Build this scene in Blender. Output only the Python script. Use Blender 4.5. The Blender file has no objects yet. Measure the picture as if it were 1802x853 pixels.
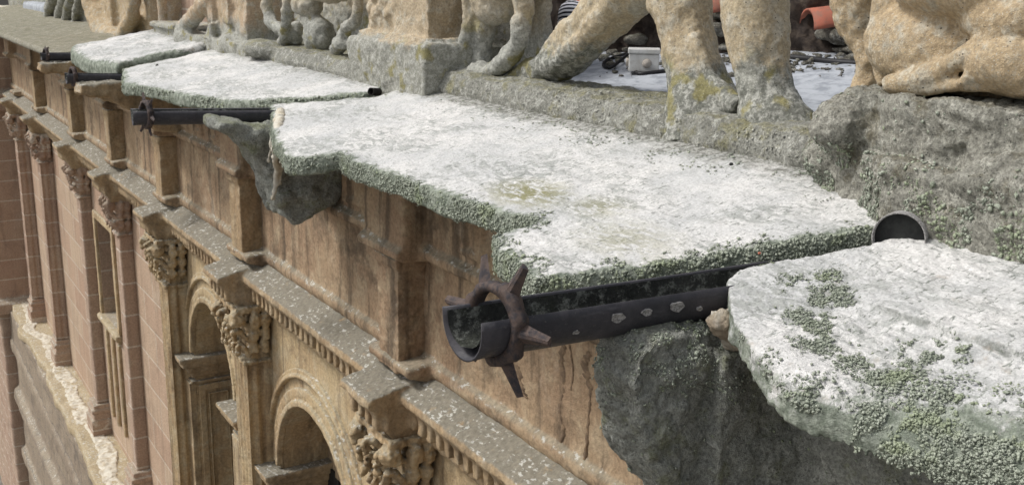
import bpy, bmesh, math, random
import numpy as np
from mathutils import Vector, Matrix
from mathutils.geometry import tessellate_polygon
random.seed(7); rng = np.random.default_rng(7)
scn = bpy.context.scene
C = scn.collection

# ------------------------------------------------------------------ camera
F = 1850.0
yaw, pit, rol = math.radians(32), math.radians(14), math.radians(0.9)
sx, cx, sp, cp = math.sin(yaw), math.cos(yaw), math.sin(pit), math.cos(pit)
fw = np.array([sx*cp, cx*cp, -sp]); r0 = np.array([cx, -sx, 0.]); u0 = np.cross(r0, fw)
rt = r0*math.cos(rol)+u0*math.sin(rol); up = u0*math.cos(rol)-r0*math.sin(rol)
cam = bpy.data.cameras.new('camera'); camo = bpy.data.objects.new('camera', cam); C.objects.link(camo)
m = Matrix(((rt[0], up[0], -fw[0], 0), (rt[1], up[1], -fw[1], 0), (rt[2], up[2], -fw[2], 0), (0, 0, 0, 1)))
camo.matrix_world = m
cam.sensor_width = 36; cam.lens = 36*F/1802; cam.clip_start = 0.05; cam.clip_end = 600
scn.camera = camo
cam.dof.use_dof = True; cam.dof.focus_distance = 3.3; cam.dof.aperture_fstop = 12

# ------------------------------------------------------------------ light: soft overcast daylight
SUN_EL, SUN_AZ = math.radians(52), math.radians(300)
world = bpy.data.worlds.new('World'); scn.world = world; world.use_nodes = True
wn = world.node_tree; bg = wn.nodes['Background']
sky = wn.nodes.new('ShaderNodeTexSky'); sky.sky_type = 'NISHITA'; sky.sun_disc = False
sky.sun_elevation = SUN_EL; sky.sun_rotation = SUN_AZ; sky.air_density = 1.0; sky.dust_density = 4.0; sky.ozone_density = 1.0
hsv = wn.nodes.new('ShaderNodeHueSaturation'); hsv.inputs['Saturation'].default_value = 0.30
wn.links.new(sky.outputs[0], hsv.inputs['Color']); wn.links.new(hsv.outputs[0], bg.inputs[0]); bg.inputs[1].default_value = 0.10
sl = bpy.data.lights.new('sun', 'SUN'); sl.energy = 1.5; sl.angle = math.radians(11); sl.color = (1, .965, .92)
so = bpy.data.objects.new('sun', sl); C.objects.link(so)
sd = Vector((math.sin(SUN_AZ)*math.cos(SUN_EL), math.cos(SUN_AZ)*math.cos(SUN_EL), math.sin(SUN_EL)))
so.rotation_euler = sd.to_track_quat('Z', 'Y').to_euler()
vs = scn.view_settings
scn.display_settings.display_device = 'sRGB'
vs.view_transform = 'Standard'; vs.look = 'None'; vs.gamma = 1; vs.use_curve_mapping = False
vs.exposure = 0.58
scn.cycles.max_bounces = 5; scn.cycles.diffuse_bounces = 4; scn.cycles.glossy_bounces = 2

# ------------------------------------------------------------------ measuring helpers (metres, camera at the origin)
def ray(x, y): return fw + rt*(x-901)/F + up*(426.5-y)/F
def pl(x, y, n, c):
    d = ray(x, y); return d*(c/np.dot(n, d))
def PX(x, y, X): return pl(x, y, np.array([1, 0, 0.]), X)
def PY(x, y, Y): return pl(x, y, np.array([0, 1., 0]), Y)
def PZ(x, y, Z): return pl(x, y, np.array([0, 0, 1.]), Z)
SL = .209
def topz(x): return -.76-SL*(3.4-x)
def PS(x, y, dz=0): return pl(x, y, np.array([-SL, 0, 1.]), -.76-SL*3.4+dz)
def depth(P): return float(fw@np.array(P))

# ------------------------------------------------------------------ value noise
def _h(ix, iy, iz, s):
    n = (ix*374761393 + iy*668265263 + iz*2147483647 + s*974711) & 0xffffffff
    n = ((n ^ (n >> 13))*1274126177) & 0xffffffff
    return ((n ^ (n >> 16)) & 0xffff)/65535.
def vnoise(p, scale, seed=0):
    q = np.asarray(p, float)*scale; i = np.floor(q).astype(np.int64); f = q-i; f = f*f*(3-2*f); o = 0
    for a in (0, 1):
        for b in (0, 1):
            for c in (0, 1):
                w = (f[:, 0] if a else 1-f[:, 0])*(f[:, 1] if b else 1-f[:, 1])*(f[:, 2] if c else 1-f[:, 2])
                o = o+w*_h(i[:, 0]+a, i[:, 1]+b, i[:, 2]+c, seed)
    return o
def fbm(p, scale, octv=4, seed=0):
    o = 0; a = .5; t = 0
    for k in range(octv):
        o = o+a*vnoise(p, scale*2**k, seed+k*17); t += a; a *= .5
    return o/t

# ------------------------------------------------------------------ object helpers
def tag(o, label=None, cat=None, group=None, kind=None):
    if label: o['label'] = label
    if cat: o['category'] = cat
    if group: o['group'] = group
    if kind: o['kind'] = kind
    return o
def finish(name, me, mat, parent=None, smooth=True):
    n = len(me.vertices); co = np.empty(n*3); me.vertices.foreach_get('co', co); co = co.reshape(-1, 3)
    lo, hi = co.min(0), co.max(0); base = np.array([(lo[0]+hi[0])/2, (lo[1]+hi[1])/2, lo[2]])
    co = co-base; me.vertices.foreach_set('co', co.ravel())
    if smooth: me.polygons.foreach_set('use_smooth', np.ones(len(me.polygons), bool))
    me.materials.clear(); me.materials.append(mat); me.update()
    o = bpy.data.objects.new(name, me); C.objects.link(o)
    pw = np.zeros(3)
    if parent:
        o.parent = parent; pw = np.array(parent['_w'])
    o.location = base-pw; o['_w'] = [float(v) for v in base]
    return o
def empty(name, loc):
    o = bpy.data.objects.new(name, None); C.objects.link(o); o.location = loc; o['_w'] = [float(v) for v in loc]
    o.empty_display_size = .1; return o
def tomesh(bm, name='m'):
    bmesh.ops.recalc_face_normals(bm, faces=bm.faces)
    me = bpy.data.meshes.new(name); bm.to_mesh(me); bm.free(); return me
def T(kind, scale, **k):
    t = bpy.data.textures.new('t', kind)
    if hasattr(t, 'noise_scale'): t.noise_scale = scale
    if kind == 'CLOUDS': t.noise_depth = k.get('depth', 3)
    return t
def organic(bm, voxel=.012, smooth=4, disp=((.15, .03), (.04, .008)), dec=None, vor=None):
    """fuse rough closed shapes into one weathered skin"""
    me = tomesh(bm)
    o = bpy.data.objects.new('tmp', me); C.objects.link(o)
    md = o.modifiers.new('r', 'REMESH'); md.mode = 'VOXEL'; md.voxel_size = voxel
    if smooth:
        md = o.modifiers.new('s', 'SMOOTH'); md.iterations = smooth; md.factor = .6
    for s, a in disp:
        md = o.modifiers.new('d', 'DISPLACE'); md.texture = T('CLOUDS', s); md.strength = a*2; md.mid_level = .5
        md.texture_coords = 'LOCAL'
    if vor:
        md = o.modifiers.new('v', 'DISPLACE'); t = bpy.data.textures.new('t', 'VORONOI'); t.noise_scale = vor[0]; md.texture = t
        md.strength = vor[1]; md.mid_level = .4; md.texture_coords = 'LOCAL'
    dg = bpy.context.evaluated_depsgraph_get(); e = o.evaluated_get(dg)
    m2 = bpy.data.meshes.new_from_object(e)
    bpy.data.objects.remove(o); bpy.data.meshes.remove(me)
    return m2
def box(bm, x0, x1, y0, y1, z0, z1, jit=0):
    v = [bm.verts.new((x+random.uniform(-jit, jit), y+random.uniform(-jit, jit), z+random.uniform(-jit, jit)))
         for x in (x0, x1) for y in (y0, y1) for z in (z0, z1)]
    for f in ((0, 1, 3, 2), (4, 6, 7, 5), (0, 4, 5, 1), (2, 3, 7, 6), (0, 2, 6, 4), (1, 5, 7, 3)): bm.faces.new([v[i] for i in f])
def prism(bm, poly, z0, z1, axis='z'):
    """poly of 2-D points extruded along an axis; axis z: (x,y); y: (x,z); x: (y,z)"""
    def mk(p, t):
        if axis == 'z': return (p[0], p[1], t)
        if axis == 'y': return (p[0], t, p[1])
        return (t, p[0], p[1])
    a = [bm.verts.new(mk(p, z0)) for p in poly]; b = [bm.verts.new(mk(p, z1)) for p in poly]
    n = len(poly); bm.faces.new(a); bm.faces.new(b[::-1])
    for i in range(n): bm.faces.new((a[i], b[i], b[(i+1) % n], a[(i+1) % n]))
def ell(bm, c, r, seg=14):
    M = Matrix.Translation(Vector(c)) @ Matrix.Diagonal((r[0], r[1], r[2], 1))
    bmesh.ops.create_uvsphere(bm, u_segments=seg, v_segments=seg//2+2, radius=1, matrix=M)
def catmull(P, R, n=6):
    P = [np.array(p, float) for p in P]; out = []; ro = []
    for i in range(len(P)-1):
        a = P[max(i-1, 0)]; b = P[i]; c = P[i+1]; d = P[min(i+2, len(P)-1)]
        for k in range(n):
            t = k/n
            out.append(.5*((2*b)+(-a+c)*t+(2*a-5*b+4*c-d)*t*t+(-a+3*b-3*c+d)*t**3)); ro.append(R[i]*(1-t)+R[i+1]*t)
    out.append(P[-1]); ro.append(R[-1]); return out, ro
def tube(bm, P, R, seg=12, n=6, squash=1.):
    P, R = catmull(P, R, n); rings = []
    nrm = None
    for i, p in enumerate(P):
        t = P[min(i+1, len(P)-1)]-P[max(i-1, 0)]; t = t/np.linalg.norm(t)
        if nrm is None:
            a = np.array([0, 0, 1.]) if abs(t[2]) < .9 else np.array([1., 0, 0]); nrm = np.cross(t, a)
        nrm = nrm-t*np.dot(nrm, t); nrm /= np.linalg.norm(nrm); bi = np.cross(t, nrm)
        rings.append([bm.verts.new(p+R[i]*(nrm*math.cos(2*math.pi*k/seg)+squash*bi*math.sin(2*math.pi*k/seg))) for k in range(seg)])
    for a, b in zip(rings, rings[1:]):
        for k in range(seg): bm.faces.new((a[k], a[(k+1) % seg], b[(k+1) % seg], b[k]))
    bm.faces.new(rings[0][::-1]); bm.faces.new(rings[-1])
def ptube(bm, pts, X, **k):
    """limb drawn by its measured outline points (u, v, width) on the plane x = X"""
    P = [PX(u, v, X) for u, v, w in pts]; R = [w/2*depth(p)/F for p, (u, v, w) in zip(P, pts)]
    tube(bm, P, R, **k)
def pell(bm, u, v, X, ru, rv, rx):
    p = PX(u, v, X); d = depth(p)/F
    ell(bm, p, (rx, ru*d/.72, rv*d))

# ------------------------------------------------------------------ materials
class G:
    def __init__(s, name):
        s.m = bpy.data.materials.new(name); s.m.use_nodes = True; s.t = s.m.node_tree; s.n = s.t.nodes; s.b = s.n['Principled BSDF']
        s.pos = s.n.new('ShaderNodeNewGeometry').outputs['Position']
    def L(s, a, b): s.t.links.new(a, b)
    def map(s, sc=(1, 1, 1), off=(0, 0, 0), src=None):
        n = s.n.new('ShaderNodeMapping'); n.inputs['Scale'].default_value = sc; n.inputs['Location'].default_value = off
        s.L(src or s.pos, n.inputs[0]); return n.outputs[0]
    def noise(s, scale, detail=5, rough=.55, vec=None, dist=0):
        n = s.n.new('ShaderNodeTexNoise'); n.inputs['Scale'].default_value = scale; n.inputs['Detail'].default_value = detail
        n.inputs['Roughness'].default_value = rough; n.inputs['Distortion'].default_value = dist
        s.L(vec or s.pos, n.inputs['Vector']); return n.outputs[0]
    def vor(s, scale, vec=None, out='Distance', feat='F1'):
        n = s.n.new('ShaderNodeTexVoronoi'); n.feature = feat; n.inputs['Scale'].default_value = scale
        s.L(vec or s.pos, n.inputs['Vector']); return n.outputs[out]
    def ramp(s, fac, a, b, lo=0., hi=1.):
        n = s.n.new('ShaderNodeMapRange'); n.interpolation_type = 'SMOOTHSTEP'
        s.L(fac, n.inputs[0]); n.inputs[1].default_value = a; n.inputs[2].default_value = b; n.inputs[3].default_value = lo; n.inputs[4].default_value = hi
        return n.outputs[0]
    def _in(s, sock, v):
        if isinstance(v, (int, float)): sock.default_value = v
        elif isinstance(v, tuple): sock.default_value = (*v, 1) if len(v) == 3 else v
        else: s.L(v, sock)
    def mix(s, fac, a, b, mode='MIX'):
        n = s.n.new('ShaderNodeMix'); n.data_type = 'RGBA'; n.blend_type = mode
        s._in(n.inputs[0], fac); s._in(n.inputs[6], a); s._in(n.inputs[7], b); return n.outputs[2]
    def math(s, op, a, b=0.):
        n = s.n.new('ShaderNodeMath'); n.operation = op; s._in(n.inputs[0], a); s._in(n.inputs[1], b); return n.outputs[0]
    def attr(s, name):
        n = s.n.new('ShaderNodeAttribute'); n.attribute_name = name; return n.outputs['Fac']
    def sep(s, src):
        n = s.n.new('ShaderNodeSeparateXYZ'); s.L(src, n.inputs[0]); return n.outputs
    def nz(s):
        n = s.n.new('ShaderNodeNewGeometry'); return s.sep(n.outputs['Normal'])[2]
    def done(s, col, rough, *bumps):
        s._in(s.b.inputs['Base Color'], col); s._in(s.b.inputs['Roughness'], rough)
        s.b.inputs['Specular IOR Level'].default_value = .3
        prev = None
        for h, dist in bumps:
            n = s.n.new('ShaderNodeBump'); n.inputs['Strength'].default_value = 1; n.inputs['Distance'].default_value = dist
            s.L(h, n.inputs['Height'])
            if prev: s.L(prev, n.inputs['Normal'])
            prev = n.outputs[0]
        if prev: s.L(prev, s.b.inputs['Normal'])
        return s.m

def sandstone(name, a, b, c, grime=(.12, .10, .075), grime_amt=.6, lich=.5, lichcol=(.27, .27, .215), ashlar=None, streak=.6, bump=.010, spots=.4):
    g = G(name)
    n1 = g.noise(.9, 5, .6); n2 = g.noise(5, 6, .65, dist=.6); n3 = g.noise(38, 6, .7)
    col = g.mix(g.ramp(n1, .38, .62), a, b)
    col = g.mix(g.ramp(n2, .45, .68), col, c)
    hs = [(n2, .02), (n3, bump*.7)]
    if ashlar:
        p = g.sep(g.pos); cmb = g.n.new('ShaderNodeCombineXYZ'); g.L(p[1], cmb.inputs[0]); g.L(p[2], cmb.inputs[1])
        wob = g.mix(.02, cmb.outputs[0], g.n_col(3.)) if False else cmb.outputs[0]
        br = g.n.new('ShaderNodeTexBrick'); g.L(wob, br.inputs['Vector'])
        br.inputs['Scale'].default_value = 1; br.inputs['Brick Width'].default_value = 1.05; br.inputs['Row Height'].default_value = .46
        br.inputs['Mortar Size'].default_value = .016; br.inputs['Mortar Smooth'].default_value = .3
        br.inputs['Color1'].default_value = (*ashlar[0], 1); br.inputs['Color2'].default_value = (*ashlar[1], 1); br.inputs['Mortar'].default_value = (*ashlar[2], 1)
        br.inputs['Bias'].default_value = 0.
        col = g.mix(.72, col, br.outputs['Color'])
        inv = g.math('MULTIPLY', br.outputs['Fac'], g.ramp(n2, .35, .6, .3, 1)); col = g.mix(inv, col, ashlar[2])
        hs.append((br.outputs['Fac'], -.006))
    st = g.noise(1., 4, .6, g.map((7, 7, .55)), dist=.3)
    col = g.mix(g.math('MULTIPLY', g.ramp(st, .50, .68), streak), col, grime)
    bl = g.noise(2.3, 5, .7, g.map((1, 1, 1), (9, 4, 2)))
    col = g.mix(g.math('MULTIPLY', g.ramp(bl, .52, .70), grime_amt), col, grime)
    pale = g.noise(3.1, 5, .7, g.map((1, 1, .5), (31, 14, 5)))
    col = g.mix(g.math('MULTIPLY', g.ramp(pale, .56, .72), .35), col, (.55, .47, .36))
    # lichen on faces that look up
    lf = g.math('MULTIPLY', g.ramp(g.nz(), .15, .75), g.ramp(g.noise(9, 6, .7), .26, .42))
    col = g.mix(g.math('MULTIPLY', lf, lich), col, lichcol)
    sp_ = g.vor(30, g.map(off=(2, 2, 2)), out='Distance'); sm = g.ramp(g.noise(5, 4, .7), .42, .54)
    lf2 = g.math('MULTIPLY', g.math('MULTIPLY', g.ramp(g.noise(34, 4, .6, g.map((1, .6, 1))), .56, .61), sm), g.ramp(g.nz(), .1, .6))
    col = g.mix(g.math('MULTIPLY', lf2, .8), col, (.56, .56, .52))
    pit_ = g.ramp(g.vor(70), .16, .08)
    col = g.mix(g.math('MULTIPLY', g.math('MULTIPLY', pit_, g.ramp(n2, .45, .6)), spots), col, (.05, .04, .03))
    col = g.mix(1, col, g.mix(g.ramp(n3, .3, .7), (.74, .74, .74), (1.16, 1.16, 1.16)), 'MULTIPLY')
    hs.append((g.noise(150, 3, .6), bump*.18))
    return g.done(col, .93, *hs)

M = {}
M['wall_near'] = sandstone('ochre_sandstone', (.37, .27, .17), (.32, .22, .14), (.42, .325, .215), grime=(.10, .075, .052), grime_amt=.7, streak=.8)
M['trim'] = sandstone('carved_sandstone', (.41, .305, .18), (.36, .255, .15), (.45, .355, .235), grime=(.13, .10, .065), grime_amt=.5, lich=.95, lichcol=(.22, .205, .165), streak=.4)
M['ashlar'] = sandstone('pink_ashlar', (.46, .335, .235), (.47, .345, .245), (.46, .375, .27), ashlar=((.41, .27, .19), (.50, .38, .27), (.58, .49, .39)), grime=(.2, .14, .10), grime_amt=.30, streak=.35, lich=.6)
M['pinkcol'] = sandstone('pink_sandstone', (.42, .30, .22), (.38, .265, .195), (.45, .355, .265), ashlar=((.39, .27, .20), (.44, .33, .245), (.60, .52, .43)), grime=(.19, .13, .10), grime_amt=.45, streak=.4, lich=.5)
M['colstone'] = sandstone('column_sandstone', (.48, .37, .22), (.44, .315, .18), (.51, .42, .28), grime=(.15, .105, .065), grime_amt=.6, streak=.65, lich=.5)
M['base_wall'] = sandstone('grey_lower_wall', (.30, .24, .175), (.33, .265, .19), (.26, .22, .18), ashlar=((.27, .215, .16), (.33, .27, .20), (.22, .185, .15)), grime=(.15, .125, .10), grime_amt=.8, streak=.3, lich=.2)
M['ledge'] = sandstone('sandy_ledge', (.46, .37, .24), (.42, .33, .20), (.50, .42, .29), grime=(.3, .24, .16), grime_amt=.4, streak=0, lich=.25)

def statue_mat(name, zlo, zhi, ochre=(.45, .375, .255), grey=(.17, .175, .15)):
    """ochre sandstone above, grey lichened stone at the foot"""
    g = G(name)
    n1 = g.noise(2.2, 5, .6); n2 = g.noise(13, 6, .7); n3 = g.noise(60, 5, .7)
    o = g.mix(g.ramp(n1, .45, .72), ochre, (.41, .325, .21)); o = g.mix(g.ramp(n2, .48, .66), o, (.52, .475, .38))
    gr = g.mix(g.ramp(g.noise(24, 6, .75), .44, .60), grey, (.42, .42, .38)); gr = g.mix(g.ramp(g.noise(7, 4), .55, .66), gr, (.26, .24, .12))
    z = g.sep(g.pos)[2]
    zz = g.math('ADD', z, g.math('MULTIPLY', g.math('SUBTRACT', g.noise(4, 6, .7), .5), .55))
    col = g.mix(g.ramp(zz, zlo, zhi), gr, o)
    col = g.mix(g.math('MULTIPLY', g.ramp(g.noise(4.5, 5, .7, g.map((1, 1, .6), (5, 1, 8))), .55, .66), .5), col, (.40, .40, .35))
    col = g.mix(g.math('MULTIPLY', g.ramp(g.vor(48), .2, .08), g.ramp(n2, .42, .6)), col, (.05, .045, .035))
    col = g.mix(g.math('MULTIPLY', g.ramp(g.vor(95), .25, .15), g.ramp(n2, .6, .45, 0, .7)), col, (.5, .5, .45))
    col = g.mix(1, col, g.mix(g.ramp(n3, .3, .7), (.72, .72, .72), (1.2, 1.2, 1.2)), 'MULTIPLY')
    return g.done(col, .95, (n2, .013), (n3, .006), (g.noise(180, 3), .002))
M['statue'] = statue_mat('statue_stone', -.44, -.32)
M['statue_far'] = statue_mat('statue_far_stone', -.42, -.12, (.44, .38, .28), (.29, .295, .265))
M['figure'] = statue_mat('figure_stone', -.9, -.8, (.44, .34, .215), (.33, .29, .21))
M['pedestal'] = statue_mat('pedestal_stone', -.46, -.38, (.44, .36, .25), (.28, .28, .24))
M['pedestal_far'] = statue_mat('pedestal_far_stone', -.62, -.38, (.46, .35, .24), (.31, .31, .27))

def greystone(name, a, b, light, moss=(.12, .13, .07), mossamt=.4, bump=.012):
    g = G(name)
    n1 = g.noise(3.5, 6, .65, dist=.5); n2 = g.noise(17, 7, .75); n3 = g.noise(75, 5, .7)
    col = g.mix(g.ramp(n1, .38, .64), a, b)
    col = g.mix(g.ramp(n2, .50, .64), col, light); col = g.mix(g.math('MULTIPLY', g.ramp(g.noise(30, 6, .75, g.map(off=(6, 6, 2))), .54, .66), .6), col, tuple(v*.35 for v in a))
    col = g.mix(g.math('MULTIPLY', g.math('MULTIPLY', g.ramp(g.nz(), .6, .95), g.ramp(g.noise(8, 5, .7), .4, .58)), mossamt*.8), col, moss)
    col = g.mix(g.math('MULTIPLY', g.ramp(g.noise(6, 5, .7, g.map(off=(3, 8, 1))), .52, .66), mossamt), col, moss)
    col = g.mix(g.math('MULTIPLY', g.ramp(g.vor(85), .28, .14), g.ramp(n2, .42, .62)), col, light)
    col = g.mix(g.math('MULTIPLY', g.ramp(g.vor(55, g.map(off=(1, 1, 1))), .22, .08), g.ramp(n1, .6, .4)), col, (.03, .032, .025))
    col = g.mix(1, col, g.mix(g.ramp(n3, .3, .7), (.62, .62, .62), (1.3, 1.3, 1.3)), 'MULTIPLY')
    return g.done(col, .95, (n2, bump*2), (n3, bump), (g.noise(210, 3), bump*.25))
M['corbel'] = greystone('dark_grey_stone', (.36, .37, .33), (.44, .45, .40), (.56, .57, .52), moss=(.28, .30, .14), mossamt=.5, bump=.02)
M['curb'] = greystone('grey_curb_stone', (.27, .27, .235), (.34, .34, .30), (.54, .54, .49), moss=(.27, .25, .10), mossamt=.55)
M['roughbase'] = greystone('rough_grey_stone', (.31, .305, .26), (.40, .39, .335), (.56, .55, .48), moss=(.16, .14, .085), mossamt=.7)
M['rubble'] = greystone('rubble_stone', (.12, .11, .09), (.2, .19, .16), (.42, .41, .37), mossamt=.3)

def slabmat():
    g = G('limewashed_slab')
    e = g.attr('edge'); w = g.attr('wall')
    n1 = g.noise(1., 7, .68, g.map((3.2, 1.5, 3)), dist=.8); n2 = g.noise(1., 6, .7, g.map((30, 11, 30)), dist=.5); n3 = g.noise(90, 5, .7)
    white = g.mix(g.ramp(g.noise(2, 4), .35, .65), (.70, .69, .67), (.56, .565, .56))
    grey = g.mix(g.ramp(n2, .4, .62), (.22, .235, .215), (.42, .43, .41))
    col = g.mix(g.math('MULTIPLY', g.ramp(n1, .46, .60), g.ramp(n2, .44, .56)), white, grey)
    # small dark flecks
    fl = g.ramp(g.vor(1., g.map((52, 22, 52))), .26, .12)
    col = g.mix(g.math('MULTIPLY', g.math('MULTIPLY', fl, .75), g.ramp(g.noise(3.3, 5, .7, g.map(off=(4, 2, 7))), .52, .64)), col, (.24, .25, .23))
    cl = g.noise(4.2, 6, .72, g.map(off=(11, 5, 3)), dist=1.)
    col = g.mix(g.math('MULTIPLY', g.ramp(cl, .52, .66), .5), col, (.42, .43, .425))
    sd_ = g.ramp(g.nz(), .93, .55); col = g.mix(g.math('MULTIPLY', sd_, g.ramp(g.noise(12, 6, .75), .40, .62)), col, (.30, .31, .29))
    bn = g.ramp(g.noise(8, 5, .7, g.map(off=(1, 9, 3))), .56, .66); col = g.mix(g.math('MULTIPLY', g.math('MULTIPLY', bn, g.ramp(g.nz(), .97, .85)), .5), col, (.36, .31, .25))
    dsh = g.noise(1., 5, .7, g.map((24, 60, 40), (3, 1, 2))); col = g.mix(g.math('MULTIPLY', g.ramp(dsh, .565, .63), g.ramp(n1, .36, .52, .35, 1)), col, (.25, .265, .24))
    # green-grey growth towards the rims and the parapet
    gn = g.mix(g.ramp(g.noise(22, 6, .7), .4, .62), (.16, .185, .145), (.34, .37, .31))
    ee = g.math('ADD', e, g.math('MULTIPLY', g.math('SUBTRACT', g.noise(16, 6, .75), .5), 1.5))
    col = g.mix(g.ramp(ee, .42, .72), col, gn)
    wg = g.mix(g.ramp(g.noise(35, 6, .75), .4, .6), (.15, .15, .13), (.44, .44, .41))
    ww = g.math('ADD', w, g.math('MULTIPLY', g.math('SUBTRACT', g.noise(7, 6, .75), .5), 1.3))
    col = g.mix(g.ramp(ww, .45, .80), col, wg)
    col = g.mix(g.math('MULTIPLY', g.attr('olive'), g.ramp(n2, .4, .55)), col, (.24, .23, .10))
    col = g.mix(1, col, g.mix(g.ramp(n3, .3, .7), (.76, .76, .76), (1.12, 1.12, 1.12)), 'MULTIPLY')
    return g.done(col, .9, (n1, .015), (n2, .010), (n3, .004), (g.noise(220, 3), .0015))
M['slab'] = slabmat()
def lichenmat():
    g = G('lichen')
    n = g.noise(140, 4, .75); n2 = g.noise(7, 4)
    col = g.mix(g.ramp(n, .35, .65), (.15, .175, .13), (.46, .49, .41)); col = g.mix(g.math('MULTIPLY', g.ramp(n2, .5, .65), .5), col, (.30, .35, .20))
    return g.done(col, .95, (g.noise(300, 3), .002))
M['lichen'] = lichenmat()
M['crumb'] = greystone('crumb_lichen', (.26, .27, .235), (.38, .38, .34), (.62, .62, .57), moss=(.34, .32, .14), mossamt=.5, bump=.004)
def simple(name, col, rough=.6, col2=None, sc=20, bump=.002, spec=.3, metal=0):
    g = G(name); n = g.noise(sc, 6, .7)
    c = g.mix(g.ramp(n, .42, .62), col, col2 or tuple(v*.75 for v in col))
    m_ = g.done(c, g.ramp(n, .3, .7, rough-.08, min(1, rough+.12)), (n, bump)); g.b.inputs['Specular IOR Level'].default_value = spec; g.b.inputs['Metallic'].default_value = metal
    return m_
def pipemat():
    g = G('dark_painted_metal'); n = g.noise(9, 6, .7); n2 = g.noise(55, 6, .75); st = g.noise(1, 5, .7, g.map((4, 40, 40)))
    c = g.mix(g.ramp(n, .4, .65), (.040, .040, .047), (.066, .063, .071)); c = g.mix(g.math('MULTIPLY', g.ramp(st, .55, .7), .5), c, (.11, .105, .115))
    c = g.mix(g.math('MULTIPLY', g.ramp(n2, .60, .70), .6), c, (.16, .15, .145))
    return g.done(c, g.ramp(n2, .3, .7, .42, .62), (n, .006), (n2, .002))
M['pipe'] = pipemat()
M['crust'] = greystone('gutter_crust', (.025, .027, .025), (.05, .052, .048), (.20, .21, .19), moss=(.07, .08, .05), mossamt=.3, bump=.008)
M['collar'] = simple('rusty_dark_iron', (.095, .068, .058), .7, (.042, .038, .042), 28, .008)
M['scale'] = simple('pale_scale', (.36, .35, .34), .9, (.16, .155, .15), 120, .004)
M['plastic'] = simple('grey_white_plastic', (.62, .62, .60), .5, (.50, .49, .46), 12, .001)
M['plug'] = simple('beige_plug', (.45, .41, .36), .6)
M['hose'] = simple('black_rubber', (.018, .018, .02), .5)
M['tile'] = simple('terracotta', (.38, .125, .08), .85, (.27, .13, .095), 14, .004)
M['dark'] = simple('mortar_eaves_shade', (.045, .035, .03), .95, (.09, .07, .055), 15, .02)  # dark tone stands for the shaded recess under the tile eaves
M['roof'] = simple('pale_roof_coating', (.42, .445, .48), .7, (.26, .28, .31), 9, .008)
M['void'] = simple('interior_shade_black', (.02, .018, .016), .9)  # shade of unlit interiors put into the colour
M['bore_shade'] = simple('drain_shade_black', (.012, .013, .013), .5, (.03, .032, .03), 12, .003)  # near-black, standing in for the shade inside the drain
M['dirt'] = simple('brown_dirt', (.15, .105, .07), .95, (.25, .175, .11), 30, .006)
M['glass'] = simple('window_glass', (.03, .035, .04), .15, spec=.6)
M['frame'] = simple('grey_window_frame', (.22, .17, .13), .7)
M['paving'] = simple('paving', (.22, .20, .175), .9, (.15, .14, .12), 3, .02)
M['limecrust'] = simple('white_lime_crust', (.60, .57, .49), .95, (.46, .40, .30), 9, .02)
g = G('striped_cloth'); wv = g.n.new('ShaderNodeTexWave'); wv.bands_direction = 'DIAGONAL'; wv.inputs['Scale'].default_value = 13; wv.inputs['Distortion'].default_value = .4
g.L(g.map((.4, .4, 1.6)), wv.inputs['Vector']); M['stripe'] = g.done(g.mix(g.ramp(wv.outputs['Fac'], .42, .55), (.02, .02, .03), (.72, .73, .78)), .8)

M['oldcornice'] = greystone('worn_cornice_stone', (.30, .285, .225), (.37, .345, .27), (.46, .44, .37), moss=(.20, .19, .12), mossamt=.6)
# ------------------------------------------------------------------ slabs of the cornice
def polyedge_dist(P, poly, closed=True):
    poly = np.array(poly); n = len(poly); d = np.full(len(P), 1e9)
    for i in range(n if closed else n-1):
        a = poly[i]; b = poly[(i+1) % n]; ab = b-a; t = np.clip(((P-a)@ab)/(ab@ab), 0, 1)
        d = np.minimum(d, np.linalg.norm(P-(a+t[:, None]*ab), axis=1))
    return d
def densify(poly, step=.06, wob=.02, seed=1, freq=2.5):
    out = []
    n = len(poly)
    for i in range(n):
        a = np.array(poly[i], float); b = np.array(poly[(i+1) % n], float); k = max(1, int(np.linalg.norm(b-a)/step))
        for j in range(k): out.append(a+(b-a)*j/k)
    out = np.array(out); p3 = np.c_[out, np.zeros(len(out))]
    out = out+wob*2*np.c_[fbm(p3, freq, 3, seed)-.5, fbm(p3, freq, 3, seed+50)-.5]
    return out
def inset(poly, d):
    n = len(poly); out = []
    area = sum(poly[i][0]*poly[(i+1) % n][1]-poly[(i+1) % n][0]*poly[i][1] for i in range(n))
    s = 1 if area > 0 else -1
    for i in range(n):
        t = poly[(i+2) % n]-poly[i-2]; t = t/(np.linalg.norm(t)+1e-9); dd_ = float(d[i, 0]) if np.ndim(d) else d; out.append(poly[i]+s*dd_*np.array([-t[1], t[0]]))
    return np.array(out)
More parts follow.
